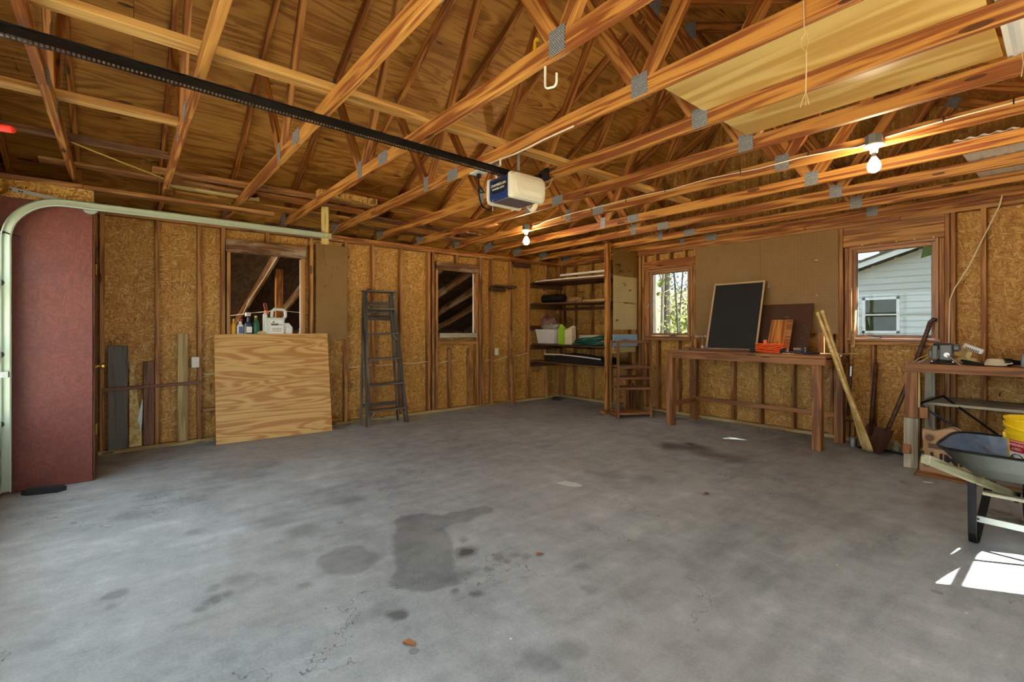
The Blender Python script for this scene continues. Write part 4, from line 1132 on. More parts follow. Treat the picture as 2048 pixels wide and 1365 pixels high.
PP = thing('pegboard', 'stacked pale pegboard partition beside the corner shelves', 'pegboard', (1.70, 6.03, 1.86))
for (z0, z1, m_) in ((.218, .612, 'pegboard'), (-.188, .214, 'pegboard_pale'), (-.605, -.192, 'pegboard_pale')):
    beam(PP, 'panel', (.006, 0, z0), (.006, 0, z1), .59, .006, m_, (1, 0, 0), .001)
beam(PP, 'frame_stud', (-.02, .27, -1.82), (-.02, .27, .55), .038, .04, 'pine_stud', (0, 1, 0))
peg_hooks(PP, [(.01, y, z) for y, z in ((-.24, .38), (-.20, .38), (-.16, .37), (-.14, .28), (-.10, .275), (.08, .30), (-.05, .10), (-.02, .07), (.10, .0), (-.04, -.20), (.02, -.20), (.12, -.205), (.18, -.21), (-.23, -.47))], (1, 0, 0), 'dark_iron')
BB = thing('blue_board', 'pale blue painted board under the pale pegboards', 'board', (1.71, 6.02, 1.085))
MB().cbox((-.006, -.30, -.095), (.012, .30, .095), .002).build('board', 'blue_paint', BB)
MB().tube([(.012, -.06, .04), (.02, -.06, .01), (.02, .04, .012), (.012, .04, .03)], .003, 5).build('wire_handle', 'dark_iron', BB)
tag(slab(None, 'wood_cleat', (1.69, 5.72, .90), (1.72, 6.28, .985), 'pine_pale'), 'pale wooden cleat under the blue board', 'cleat')
for i, (y, h) in enumerate(((5.98, .55), (6.12, .42), (6.24, .60))):
    tag(beam(None, 'short_post', (1.75, y, .002), (1.74, y + .01, h), .05, .05, ('pine_stud', 'pine_old', 'pine_stud')[i]), ('squat stud offcut behind the slatted rack', 'shortest stud offcut behind the slatted rack', 'tallest stud offcut behind the slatted rack')[i], 'offcut', 'stud offcuts behind the rack')

# items on the corner shelves
for i, (x0, y0, z0, x1, y1, z1, r, lb) in enumerate(((-.02 + .07, 5.66, 2.10, 1.60, 5.75, 2.075, .012, 'long thin white trim strip along the top shelf front'), (.25, 5.60, 2.095, 1.62, 5.62, 2.07, .013, 'lower white trim strip along the top shelf edge'), (.62, 5.80, 2.115, 1.6, 5.84, 2.10, .016, 'white pipe lying on the top shelf'), (.62, 5.72, 2.165, 1.58, 5.76, 2.16, .022, 'uppermost white trim piece on the top shelf'))):
    tag(beam(None, 'trim_strip', (x0, y0, z0), (x1, y1, z1), r * 2.6, r * 1.6, 'pvc'), lb, 'trim', 'white trim on the top shelf')
o = thing('black_roll', 'black rolled plastic sheeting on the second shelf', 'roll', (.06, 5.83, 1.725))
MB().lathe([(0, 0), (.055, .0), (.07, .02), (.068, .25), (.075, .35), (.06, .52), (.05, .54), (0, .54)], 14, T(0, 0, .072) @ RY(90) @ RZ(10), False).build('roll', 'black_plastic', o)
o = thing('fibre_roll', 'tan rope bundle on the second shelf', 'roll', (.46, 6.05, 1.715))
mb = MB()
for i in range(5): mb.lathe([(0, 0), (.045, .0), (.055, .015), (.055, .055), (.045, .07), (0, .07)], 12, T(.07 * i, 0, .055 - .004 * i) @ RY(90), False)
mb.build('bundle', 'fibre_roll', o)
tag(slab(None, 'stick', (.86, 5.99, 1.705), (1.45, 6.04, 1.755), 'pine_pale'), 'pale wood stick on the second shelf', 'stick')
TB = thing('plastic_tub', 'white plastic tub on the third shelf', 'tub', (.27, 5.83, 1.012))
mb = MB()
for (z0, z1, w0, w1, d0, d1) in ((0, .215, .20, .235, .13, .155), (.215, .245, .25, .25, .17, .17)):
    mb.add([(-w0, -d0, z0), (w0, -d0, z0), (w0, d0, z0), (-w0, d0, z0), (-w1, -d1, z1), (w1, -d1, z1), (w1, d1, z1), (-w1, d1, z1)], [(0, 3, 2, 1), (4, 5, 6, 7), (0, 1, 5, 4), (1, 2, 6, 5), (2, 3, 7, 6), (3, 0, 4, 7)])
mb.build('tub', 'tub_white', TB)
MB().cbox((-.16, -.148, .03), (.16, -.142, .19), .003).build('panel', 'tub_white', TB)
def crumple(name, m_, sx, sy, sz, seed, parent=None, M=None, n=14, amp=.22, flatb=True):
    rnd = random.Random(seed); vs_ = []; fs = []
    ph = [(rnd.uniform(0, 6), rnd.uniform(0, 6), rnd.uniform(1.5, 4), rnd.uniform(1.5, 4), rnd.uniform(.3, 1)) for _ in range(7)]
    for i in range(n + 1):
        th = math.pi * i / n
        for j in range(2 * n):
            a = math.pi * j / n
            k = 1 + amp * sum(q[4] * math.sin(q[2] * th * 1.7 + q[0]) * math.cos(q[3] * a // 1 + q[1] + a * int(q[3])) for q in ph) / 3
            z = math.cos(th)
            if flatb and z < -.55: z = -.55
            vs_.append((sx * math.sin(th) * math.cos(a) * k, sy * math.sin(th) * math.sin(a) * k, sz * (z + .55) / 1.55 * (1 + .15 * (k - 1))))
    for i in range(n):
        for j in range(2 * n): fs.append((i * 2 * n + j, (i + 1) * 2 * n + j, (i + 1) * 2 * n + (j + 1) % (2 * n), i * 2 * n + (j + 1) % (2 * n)))
    return MB().add(vs_, fs).build(name, m_, parent, M)
o = crumple('plastic_bag', 'bag_clear', .22, .14, .12, 3, M=T(.28, 5.83, 1.255)); tag(o, 'crumpled clear plastic bag heaped in the white tub', 'bag')
o = crumple('plastic_bag', 'bag_plastic', .17, .12, .17, 5, M=T(.20, 5.85, 1.335)); tag(o, 'reddish printed plastic bag on top of the white tub', 'bag')
GB = thing('soil_bag', 'lime green and white garden soil bag on the third shelf', 'bag', (.69, 5.76, 1.006))
MB().add([(-.13, -.05, 0), (.03, -.06, 0), (.03, .06, 0), (-.13, .06, 0), (-.125, -.055, .26), (.02, -.06, .24), (.02, .05, .24), (-.125, .05, .27), (-.09, -.02, .345), (-.03, -.02, .31)], [(0, 3, 2, 1), (0, 1, 5, 4), (1, 2, 6, 5), (2, 3, 7, 6), (3, 0, 4, 7), (4, 5, 9, 8), (5, 6, 9), (6, 7, 8, 9), (7, 4, 8)]).build('green_side', 'bag_green', GB)
MB().add([(.031, -.05, 0), (.17, -.03, 0), (.17, .07, 0), (.031, .06, 0), (.025, -.05, .24), (.165, -.03, .255), (.17, .06, .30), (.03, .05, .26), (.15, .02, .315)], [(0, 3, 2, 1), (0, 1, 5, 4), (1, 2, 6, 5), (2, 3, 7, 6), (3, 0, 4, 7), (4, 5, 8), (5, 6, 8), (6, 7, 8), (7, 4, 8)]).build('paper_side', 'bag_paper', GB)
for i, (y, z, r) in enumerate(((5.98, 1.055, .03), (6.08, 1.12, .045))):
    o = MB().lathe([(r * .8, 0), (r, 0), (r, .62), (r * .8, .62)], 16, T(.72, y, z) @ RY(90)).build('pvc_pipe', 'pvc'); tag(o, ('thin white pipe behind the green hose', 'thick white pipe behind the green hose')[i], 'pipe', 'white pipes behind the hose')
HS = thing('garden_hose', 'coiled dark green garden hose on the third shelf', 'hose', (1.25, 5.80, 1.006))
pts = []
for i in range(230):
    a = i * .2; k = i / 229
    pts.append((.30 * math.cos(a) * (1 - .18 * math.sin(i * .31)) * (1.08 - .1 * (i % 7) / 7) + .04 * math.sin(i * .05), .17 * math.sin(a) * (1 - .15 * math.cos(i * .23)), .014 + .11 * k * (1 + .5 * math.cos(a - .2)) + .01 * math.sin(i * .9)))
pts = [(-.40, -.05, .013), (-.36, -.08, .013)] + pts
MB().tube(pts, .011, 6).build('hose', 'hose_green', HS, smooth=True)
BT = thing('black_trough', 'long black plastic trough with pale rims on the bottom shelf', 'trough', (.95, 5.79, .714))
MB().prism([(-.19, .0), (.19, .0), (.21, .10), (.185, .10), (.17, .02), (-.17, .02), (-.185, .10), (-.21, .10)], -.60, .66, 0).build('trough', 'black_plastic', BT)
MB().tube([(-.58, -.21, .122), (-.2, -.21, .128), (.2, -.21, .115), (.64, -.215, .09)], .010, 6).build('rim', 'pvc', BT)
MB().tube([(-.5, .0, .075), (-.1, .02, .10), (.3, .0, .085), (.6, -.05, .05)], .05, 8).build('dark_liner', 'black_rubber', BT)

# ------------------------------------------------------------------ small slatted rack
RK = thing('slatted_rack', 'small brown wooden rack with five open shelves', 'rack', (2.045, 5.70, 0), math.radians(59.5))
W2, D2 = .245, .145
for sx in (-1, 1):
    for sy in (-1, 1): slab(RK, 'post', (sx * W2 - .017, sy * D2 - .017, 0), (sx * W2 + .017, sy * D2 + .017, 1.09), 'bench_wood')
for z, th in ((1.065, .032), (.70, .032), (.545, .032), (.40, .032), (.045, .036)):
    for sy in (-1, 1): slab(RK, 'rail', (-W2 + .017, sy * D2 - .012, z), (W2 - .017, sy * D2 + .012, z + th), 'bench_wood')
    for i in range(3): slab(RK, 'slat', (-W2 + .0, -.125 + i * .085, z + th - .012), (W2 - .0, -.125 + i * .085 + .078, z + th - .003), 'bench_wood' if z < 1 else 'weathered')
for sx in (-1, 1): slab(RK, 'side_rail', (sx * W2 - .01, -D2 + .017, .02), (sx * W2 + .01, D2 - .017, .055), 'bench_wood')

# ------------------------------------------------------------------ long workbench
WK = thing('workbench', 'long brown wooden workbench below the big pegboard', 'workbench', (3.66, 5.94, 0))
for i in range(4): slab(WK, 'top_plank', (-.94, -.40 + i * .2, .958), (.905, -.40 + i * .2 + .197, .985), 'bench_wood')
slab(WK, 'front_apron', (-.93, -.392, .885), (.90, -.352, .956), 'bench_wood'); slab(WK, 'back_apron', (-.93, .352, .885), (.90, .39, .956), 'bench_wood')
slab(WK, 'end_apron', (.86, -.34, .875), (.90, .34, .945), 'bench_wood')
for (x, y) in ((-.885, -.35), (-.92, .28), (.82, -.345), (.85, .22)): slab(WK, 'leg', (x - .044, y - .044, 0), (x + .044, y + .044, .956), 'bench_wood')
slab(WK, 'stretcher', (-.93, .235, .27), (.84, .262, .325), 'bench_wood'); slab(WK, 'stretcher', (-.90, -.30, .25), (-.865, .235, .31), 'bench_wood')

# wall pegboards above the bench
PB = thing('pegboard', 'big brown pegboard between the two windows', 'pegboard', (3.55, YB - .004, 1.75))
beam(PB, 'panel', (-.415, -.001, -.67), (-.415, -.001, .664), .888, .006, 'pegboard', (0, 1, 0), .001)
beam(PB, 'panel', (.464, -.001, -.545), (.464, -.001, .664), .866, .006, 'pegboard', (0, 1, 0), .001)
peg_hooks(PB, [(.67, -.005, .31), (.69, -.005, .31), (.14, -.005, .04), (.15, -.005, .06), (-.84, -.005, -.60), (-.80, -.005, -.60), (-.75, -.005, -.60), (-.70, -.005, -.60), (.68, -.005, -.1)], (0, -1, 0))

def tilted(name, label, cat, x0, x1, yb, zb, yt, zt, th, m_, frame_m=None, fw=.022, dx=0.0):
    t = thing(name, label, cat, ((x0 + x1) / 2, yb, zb))
    up = V((0, yt - yb, zt - zb)); h = up.length; up.normalize()
    M = Matrix((V((1, 0, 0)), up, V((1, 0, 0)).cross(up))).transposed().to_4x4()
    w = x1 - x0
    if m_.startswith('pine'):      # grain runs up the board
        nz_ = V((1, 0, 0)).cross(up); Mv = Matrix((up, nz_.cross(up), nz_)).transposed().to_4x4()
        MB().cbox((0, -w / 2, -th / 2), (h, w / 2, th / 2), .001).build('panel', m_, t, Mv)
    else: MB().cbox((-w / 2, 0, -th / 2), (w / 2, h, th / 2), .001).build('panel', m_, t, M)
    if frame_m:
        for (a, b) in (((-w / 2, 0), (-w / 2 + fw, h)), ((w / 2 - fw, 0), (w / 2, h)), ((-w / 2 + fw, h - fw), (w / 2 - fw, h)), ((-w / 2 + fw, 0), (w / 2 - fw, fw))):
            MB().cbox((a[0], a[1], th / 2), (b[0], b[1], th / 2 + .012), .002).build('frame_bar', frame_m, t, M)
    return t, M, h
tilted('chalkboard', 'black chalkboard in a light wooden frame leaning on the workbench', 'chalkboard', 3.005, 3.672, 6.05, .988, 6.30, 1.875, .012, 'chalk_black', 'chalk_frame')
bp_, Mb, hb = tilted('hardboard_panel', 'dark brown hardboard panel leaning behind the chalkboard', 'panel', 3.60, 4.205, 6.12, .988, 6.325, 1.565, .008, 'brown_panel')
for (x, y) in ((.03, .44), (-.08, .37), (.26, .30), (.27, .26), (.24, .33), (.22, .18), (.13, .04), (.2, .08)): MB().cbox((x - (.022 if x == .03 else .006), y - .004, .004), (x + (.022 if x == .03 else .006), y + .005, .0052), .0005).build('paint_chip', 'label_grey', bp_, Mb)
SBD, Ms, hh = tilted('knotty_board', 'short knotty pine board leaning on the brown hardboard', 'board', 3.80, 4.045, 6.0, .988, 6.15, 1.372, .018, 'pine_web')
MB().cbox((.06, .0, .009), (.125, hh - .01, .014), .002).build('edge_strip', 'pine_stud', SBD, Ms)
CR = thing('cord_reel', 'orange extension cord wound on a flat reel on the workbench', 'extension cord', (3.90, 5.83, .985))
mb = MB()
for i in range(8):
    a, b = .150 - .016 * ((i * 5) % 4) / 3, .085 - .010 * (i % 3)
    mb.tube([(a * math.cos(q) + .004 * math.sin(3 * q + i), b * math.sin(q), .012 + i * .0115 + .008 * math.sin(2 * q + i * 1.7)) for q in [k * math.pi / 12 for k in range(24)]], .0085, 6, closed=True)
mb.build('cord', 'orange_cord', CR)
MB().prism([(-.15, -.02), (.02, -.03), (.14, -.05), (.17, -.02), (.15, .05), (-.13, .04)], .098, .108, 2).build('reel_plate', 'orange_plastic', CR)
MB().lathe([(0, .108), (.02, .108), (.02, .15), (0, .152)], 12, T(-.05, .02, 0), False).build('reel_knob', 'orange_plastic', CR)
MB().lathe([(0, 0), (.022, 0), (.024, .04), (.012, .065), (0, .067)], 12, T(.16, -.075, .022) @ RY(60), False).build('plug', 'black_rubber', CR)
MB().lathe([(0, 0), (.02, 0), (.02, .04), (.012, .055), (0, .056)], 12, T(-.185, -.07, .02) @ RY(90), False).build('socket', 'black_rubber', CR)
DB = thing('dark_box', 'small dark box with pale label on the workbench', 'box', (4.15, 6.02, .985))
MB().cbox((-.05, -.04, 0), (.06, .05, .065), .006).build('box', 'dark_iron', DB); MB().cbox((-.045, -.042, .035), (.035, -.0395, .062), .001).build('label', 'label_grey', DB)
def pliers(x, y, rz, label, m_='blue_plastic', k=1.0):
    t = thing('pliers', label, 'pliers', (x, y, .985), math.radians(rz), 'hand tools on the workbench')
    MB().tube([(0, 0, .012), (.04 * k, .016, .012), (.10 * k, .03, .012), (.14 * k, .02, .012)], .008, 6).tube([(0, 0, .012), (.04 * k, -.016, .012), (.10 * k, -.03, .012), (.14 * k, -.02, .012)], .008, 6).build('grip', m_, t)
    MB().cbox((-.05 * k, -.016, .003), (.012, .016, .021), .006).cbox((-.09 * k, -.009, .005), (-.04 * k, .009, .019), .004).build('jaw', 'dark_iron', t)
pliers(4.25, 5.74, -8, 'blue handled pliers at the right end of the workbench'); pliers(4.10, 5.82, 30, 'dark pliers beside the cord reel', 'black_rubber', .8); pliers(4.38, 5.80, 160, 'small pliers near the bench corner', 'black_rubber', .7)
tag(MB().tube([(4.30, 5.79, .993), (4.69, 6.20, .993)], .006, 6).build('thin_dowel', 'pine_pale'), 'thin wooden dowel sticking out past the workbench end', 'dowel')
tag(beam(None, 'wood_strip', (2.85, 5.90, .9975), (3.66, 5.92, .9975), .05, .022, 'red_board'), 'dark wooden strip lying before the chalkboard', 'strip')
tag(MB().cbox((-.03, -.02, 0), (.03, .02, .045), .006).build('chalk_eraser', 'label_grey', None, T(3.06, 5.96, .985)), 'pale eraser block at the foot of the chalkboard', 'eraser')
tag(MB().lathe([(0, 0), (.014, 0), (.014, .05), (0, .052)], 10).build('small_vial', 'label_white', None, T(2.93, 6.10, .985)), 'tiny white vial left of the chalkboard', 'vial')
for i, (x, w) in enumerate(((2.745, .045), (2.87, .06))):
    tag(slab(None, 'standing_stick', (x, 6.20, .986), (x + w, 6.24, 1.13), 'pine_stud'), ('narrow stick standing by the window jamb on the bench', 'wider stick standing left of the chalkboard')[i], 'stick')
tag(slab(None, 'wood_scrap', (4.30, 6.15, .986), (4.36, 6.185, 1.22), 'pine_stud'), 'upright wood scrap at the right end of the workbench', 'scrap')

# ------------------------------------------------------------------ oars and long tools
def oar(base, top, rot, label):
    t = thing('oar', label, 'oar', base, 0, 'pale varnished oars')
    d = V(top) - V(base); L_ = d.length
    q = d.to_track_quat('Z', 'Y').to_matrix().to_4x4() @ RZ(rot)
    MB().lathe([(0, L_), (.012, L_), (.018, L_ - .012), (.019, L_ - .03), (.014, L_ - .05), (.0135, L_ - .12), (.018, L_ - .2), (.0205, .62 * L_), (.020, .46 * L_), (.017, .36 * L_), (0, .36 * L_)], 14, q, False).build('shaft', 'oar_wood', t, smooth=True)
    n = 12; vs_ = []; fs = []
    for i in range(n + 1):
        u = i / n; z = .02 + u * (.44 * L_ - .02)
        w = .017 + .046 * (1 - u) ** .6 * (1 if u > .06 else .75); h = .0055 + .011 * u ** 1.5
        ring = [(w * math.cos(a), h * math.sin(a)) for a in [k * math.pi / 6 for k in range(12)]]
        vs_ += [q @ V((x, y, z)) for x, y in ring]
    for i in range(n):
        for j in range(12): fs.append((i * 12 + j, i * 12 + (j + 1) % 12, (i + 1) * 12 + (j + 1) % 12, (i + 1) * 12 + j))
    fs += [tuple(reversed(range(12))), tuple(range(n * 12, n * 12 + 12))]
    MB().add(vs_, fs).build('blade', 'oar_wood', t, smooth=True)
oar((4.865, 5.855, .0), (4.468, 5.61, 1.44), 20, 'front pale wooden oar leaning on the workbench end')
oar((4.835, 5.905, .0), (4.492, 5.665, 1.46), 30, 'rear pale wooden oar leaning on the workbench end')

def tool(name, label, cat): return thing(name, label, cat, (0, 0, 0), 0, 'long garden tools against the back wall')
FK = tool('garden_fork', 'garden fork with pale wooden handle standing beside the second window', 'garden fork')
MB().tube([(4.595, 6.235, .84), (4.607, 6.25, 1.1), (4.626, 6.275, 1.47)], [.019, .019, .016], 10).build('handle', 'handle_wood', FK, smooth=True)
MB().tube([(4.592, 6.232, .74), (4.596, 6.236, .85)], .022, 10).build('ferrule', 'steel', FK)
MB().tube([(4.576, 6.215, .30), (4.592, 6.232, .75)], .018, 10).build('shaft', 'handle_dark', FK, smooth=True)
mb = MB().tube([(4.485, 6.21, .25), (4.665, 6.21, .25)], .008, 6)
for x in (4.50, 4.548, 4.596, 4.644): mb.tube([(x, 6.21, .25), (x, 6.20, .12), (x, 6.185, .01)], [.007, .006, .003], 6)
mb.build('tines', 'dark_iron', FK)
SD = tool('old_spade', 'dark handled old tool standing under the second window', 'spade')
MB().tube([(4.775, 6.24, .12), (4.79, 6.27, .5), (4.808, 6.31, .89)], [.024, .021, .019], 10).build('handle', 'handle_dark', SD, smooth=True)
MB().prism([(4.735, .01), (4.82, .01), (4.83, .2), (4.80, .24), (4.75, .24), (4.725, .2)], 6.235, 6.243, 1).build('blade', 'rust_iron', SD)
SV = tool('shovel', 'shovel with bent wooden grip leaning beside the right workbench', 'shovel')
MB().tube([(4.97, 5.98, .22), (5.06, 6.10, .55), (5.16, 6.22, .95), (5.235, 6.30, 1.26), (5.25, 6.315, 1.33), (5.275, 6.318, 1.36), (5.30, 6.318, 1.35)], [.019, .02, .019, .02, .021, .02, .018], 10).build('handle', 'handle_dark', SV, smooth=True)
mb = MB(); vs_ = []; fs = []
for i in range(8):
    u = i / 7
    for j in range(7):
        w = (j / 6 - .5) * 2
        hw = .11 * (1 - .5 * max(0, u - .5) * 2 * (u - .5) * 2)
        vs_.append((w * hw, -.012 + .02 * w * w, -.02 - u * .27)); 
for i in range(7):
    for j in range(6): fs.append((i * 7 + j, i * 7 + j + 1, (i + 1) * 7 + j + 1, (i + 1) * 7 + j))
b0 = len(vs_); vs_ += [(x, y + .003, z) for x, y, z in vs_]; fs += [tuple(b0 + k for k in reversed(f)) for f in fs]
dirv = (V((5.06, 6.10, .55)) - V((4.97, 5.98, .22))); Mq = dirv.to_track_quat('Z', 'Y').to_matrix().to_4x4()
MB().add(vs_, fs).build('blade', 'rust_iron', SV, T(4.97, 5.98, .27) @ Mq)
tag(crumple('rag', 'weathered', .05, .05, .13, 11, M=T(5.0, 6.12, .0), n=8), 'pale crumpled rag on the floor beside the shovel blade', 'rag')
tag(MB().lathe([(0, 0), (.035, 0), (.037, .09), (.03, .1), (0, .1)], 14).build('tin_can', 'galvanized', None, T(4.66, 6.08, .0)), 'small tin can behind the oar blades', 'can')
tag(MB().tube([(4.72, 6.0, .015), (4.9, 6.05, .02), (5.1, 6.03, .015)], .012, 6).build('iron_bar', 'dark_iron'), 'dark iron bar on the floor behind the oars', 'bar')

# ------------------------------------------------------------------ second workbench on the right
B2 = thing('workbench', 'second workbench with a vise beside the wheelbarrow', 'workbench', (6.22, 5.93, 0))
for i in range(4): slab(B2, 'top_plank', (-1.015, -.40 + i * .2, .925), (1.03, -.40 + i * .2 + .198, .95), 'bench_wood')
slab(B2, 'front_apron', (-1.015, -.425, .875), (1.03, -.402, .952), 'bench_wood')
slab(B2, 'leg', (-1.02, -.40, .455), (-.93, -.32, .925), 'bench_wood'); slab(B2, 'leg', (-1.028, -.40, 0), (-.925, -.315, .453), 'weathered')
slab(B2, 'leg_strip', (-.928, -.39, .46), (-.915, -.35, .90), 'pine_pale'); slab(B2, 'leg_block', (-1.035, -.42, .13), (-.975, -.402, .215), 'bench_wood')
slab(B2, 'leg', (.93, -.40, 0), (1.02, -.32, .925), 'bench_wood'); slab(B2, 'leg', (-1.0, .30, 0), (-.92, .38, .925), 'weathered'); slab(B2, 'leg', (.93, .30, 0), (1.02, .38, .925), 'weathered')
for i in range(3): slab(B2, 'lower_shelf', (-.95, -.20 + i * .19, .565), (1.02, -.20 + i * .19 + .185, .59), 'weathered')
slab(B2, 'shelf_bearer', (-.93, -.39, .46), (-.86, -.31, .56), 'bench_wood')
MB().tube([(-.93, -.36, .585), (-.64, -.38, .385), (-.35, -.40, .18)], .022, 4, flat=.5).build('brace_bar', 'bottle_slate', B2)
MB().tube([(-.93, -.36, .585), (-.80, -.10, .645), (-.42, -.38, .39), (-.2, -.40, .26)], .020, 4, flat=.5).build('brace_bar', 'black_steel', B2)
VS = thing('bench_vise', 'grey iron bench vise clamped on the right workbench', 'vise', (5.45, 5.64, .95))
MB().cbox((-.085, -.055, 0), (.085, .055, .018), .006).lathe([(0, .018), (.06, .018), (.05, .035), (.045, .045), (0, .045)], 16, None, False).build('base', 'dark_iron', VS)
MB().cbox((-.022, -.045, .035), (.062, .045, .18), .008).cbox((.055, -.028, .115), (.115, .028, .178), .016).build('fixed_jaw', 'vise_grey', VS)
MB().cbox((-.075, -.042, .04), (-.032, .042, .17), .008).cbox((-.05, -.024, .05), (.0, .024, .13), .004).cbox((-.10, -.012, .05), (-.07, .012, .12), .006).build('moving_jaw', 'vise_grey', VS)
MB().cbox((-.062, -.05, .168), (.045, .05, .186), .004).build('jaw_plate', 'dark_iron', VS)
MB().tube([(.03, -.043, .085), (.03, -.062, .085)], .021, 12).build('screw_boss', 'steel', VS)
MB().tube([(.035, -.066, .082), (.10, -.075, .02), (.135, -.080, -.012)], .006, 8).tube([(.13, -.079, -.007), (.142, -.081, -.018)], .010, 8).build('handle_bar', 'steel', VS)
for x in (-.07, .07): MB().lathe([(0, 0), (.01, 0), (.01, .008), (0, .01)], 6, T(x, -.045, .02), False).build('bolt', 'steel', VS)
for i, (x, y) in enumerate(((5.375, 5.60), (5.52, 5.59))):
    o = MB().tube([(0, 0, 0), (0, 0, -.05)], .005, 6).tube([(-.022, 0, -.02), (0, 0, -.036), (.022, 0, -.02)], .006, 6).build('wing_nut', 'steel', None, T(x, y, .925)); tag(o, ('wing nut under the bench left of the vise', 'wing nut under the bench right of the vise')[i], 'wing nut', 'wing nuts under the vise')
o = MB().tube([(5.24, 5.62, .953), (5.29, 5.64, 1.0), (5.36, 5.66, 1.045)], .003, 5).tube([(5.28, 5.60, .953), (5.33, 5.63, .99), (5.36, 5.645, 1.015)], .003, 5).build('bent_wire', 'cable_tan'); tag(o, 'two bent wires beside the vise', 'wire')
tag(crumple('work_gloves', 'leather', .085, .07, .065, 21, M=T(5.575, 5.86, .95)), 'tan leather work gloves heaped behind the vise', 'gloves')
tag(crumple('work_gloves', 'leather', .05, .045, .09, 23, M=T(5.53, 5.96, 1.01), n=10), 'upper tan glove propped against the wall', 'gloves')
VB = thing('vented_bar', 'white metal vented bar tilted on the gloves', 'metal bar', (5.625, 5.80, 1.088), 0, rot=(0, math.radians(24), math.radians(-10)))
MB().cbox((-.07, -.02, -.022), (.07, .02, .022), .004).build('body', 'white_paint', VB)
for i in range(7): MB().box((-.045 + i * .014, -.0208, -.018), (-.038 + i * .014, -.0198, -.002)).build('slot', 'ink', VB)
MB().cbox((-.03, .0, -.10), (.01, .03, -.022), .006).build('support', 'leather', VB)
tag(MB().tube([(5.56, 5.70, .985), (5.62, 5.66, .978), (5.70, 5.60, .964)], .011, 6).tube([(5.58, 5.64, .965), (5.64, 5.60, .965), (5.71, 5.58, .963)], .011, 6).build('black_tongs', 'black_rubber'), 'black handled tongs lying beside the white cord', 'tongs')
o = thing('cord_bundle', 'bundle of white cord on the right workbench', 'cord', (5.775, 5.61, .952))
mb = MB()
for i in range(4): mb.tube([((.065 - .006 * i) * math.cos(q), (.03 + .004 * i) * math.sin(q), .012 + .014 * i) for q in [k * math.pi / 8 for k in range(16)]], .006, 6, closed=True)
mb.tube([(.05, 0, .02), (.09, .01, .025), (.10, -.01, .03)], .005, 5); mb.build('loops', 'cable_white', o)
tag(crumple('clear_bag', 'bag_clear', .06, .045, .05, 31, M=T(5.80, 5.78, .95), n=8), 'small clear plastic bag behind the white cord', 'bag')
FLs = thing('flashlight', 'black flashlight lying on the right workbench', 'flashlight', (5.86, 5.70, .985), math.radians(200))
MB().lathe([(0, 0), (.030, 0), (.033, .01), (.030, .05), (.018, .08), (.018, .2), (0, .2)], 16, RY(-90) @ T(0, 0, -.05), False).build('body', 'black_plastic', FLs); MB().lathe([(0, -.004), (.026, -.002), (.028, .002), (0, .002)], 16, RY(-90) @ T(0, 0, -.05), False).build('lens', 'steel', FLs)
GM = thing('meter_box', 'grey box with round dial at the bench edge', 'box', (6.0, 5.66, .95))
MB().cbox((-.08, -.05, 0), (.10, .07, .105), .008).build('case', 'box_grey', GM); MB().lathe([(0, 0), (.028, 0), (.028, .008), (0, .01)], 18, T(-.02, -.05, .065) @ RX(90), False).build('dial', 'label_white', GM)

# charcoal bag under the bench
BG = thing('charcoal_bag', 'brown paper sack of lump charcoal under the right workbench', 'sack', (5.51, 5.50, 0), math.radians(-6))
nx, nz = 16, 14; vs_ = []; fs = []
rnd = random.Random(4)
for side in (-1, 1):
    for i in range(nz + 1):
        v = i / nz
        for j in range(nx + 1):
            u = j / nx * 2 - 1
            w = .205 + .01 * math.sin(v * 7) - .03 * max(0, v - .8) * 4
            d = .115 * (1 - abs(u) ** 3.0) ** .8 * (1 - .8 * max(0, v - .62) ** 1.3 * 3.0) * (.75 + .25 * min(1, v * 6)) + .006 * math.sin(9 * u + 11 * v) * (1 - abs(u)) + .004 * rnd.uniform(-1, 1) * (1 - abs(u))
            vs_.append((u * w + .02 * math.sin(v * 3), side * max(d, .003), v * .40 * (1 - .10 * abs(u) ** 4) + .022 * math.sin(5 * u + 1) * v * v - .03 * v * max(0, u) ))
n1 = (nx + 1) * (nz + 1)
for i in range(nz):
    for j in range(nx):
        a = i * (nx + 1) + j; q = (a, a + 1, a + nx + 2, a + nx + 1)
        fs.append(q); fs.append(tuple(n1 + k for k in reversed(q)))
edge = [i * (nx + 1) for i in range(nz + 1)] + [nz * (nx + 1) + j for j in range(1, nx + 1)] + [i * (nx + 1) + nx for i in range(nz - 1, -1, -1)] + [j for j in range(nx - 1, 0, -1)]
for k in range(len(edge)):
    a, b = edge[k], edge[(k + 1) % len(edge)]; fs.append((a, a + n1, b + n1, b))
MB().add(vs_, fs).build('sack', 'kraft', BG, smooth=True)
MB().box((-.11, -.121, .235), (.12, -.112, .275)).build('label_band', 'ink_soft', BG)
text(BG, 'lettering', 'LUMP', .115, 'ink', T(-.005, -.124, .155) @ RX(90), .0008, sx=1.1, bold=.003)
text(BG, 'lettering', 'CHARCOAL', .052, 'ink', T(-.005, -.121, .085) @ RX(90), .0008)
MB().lathe([(0, 0), (.03, 0), (.03, .002), (0, .002)], 14, T(-.11, -.085, .315) @ RX(62), False).build('round_mark', 'ink_soft', BG)
tag(slab(None, 'floor_board', (5.31, 5.30, 0), (6.1, 5.42, .02), 'bench_wood'), 'brown board flat on the floor before the charcoal sack', 'board')

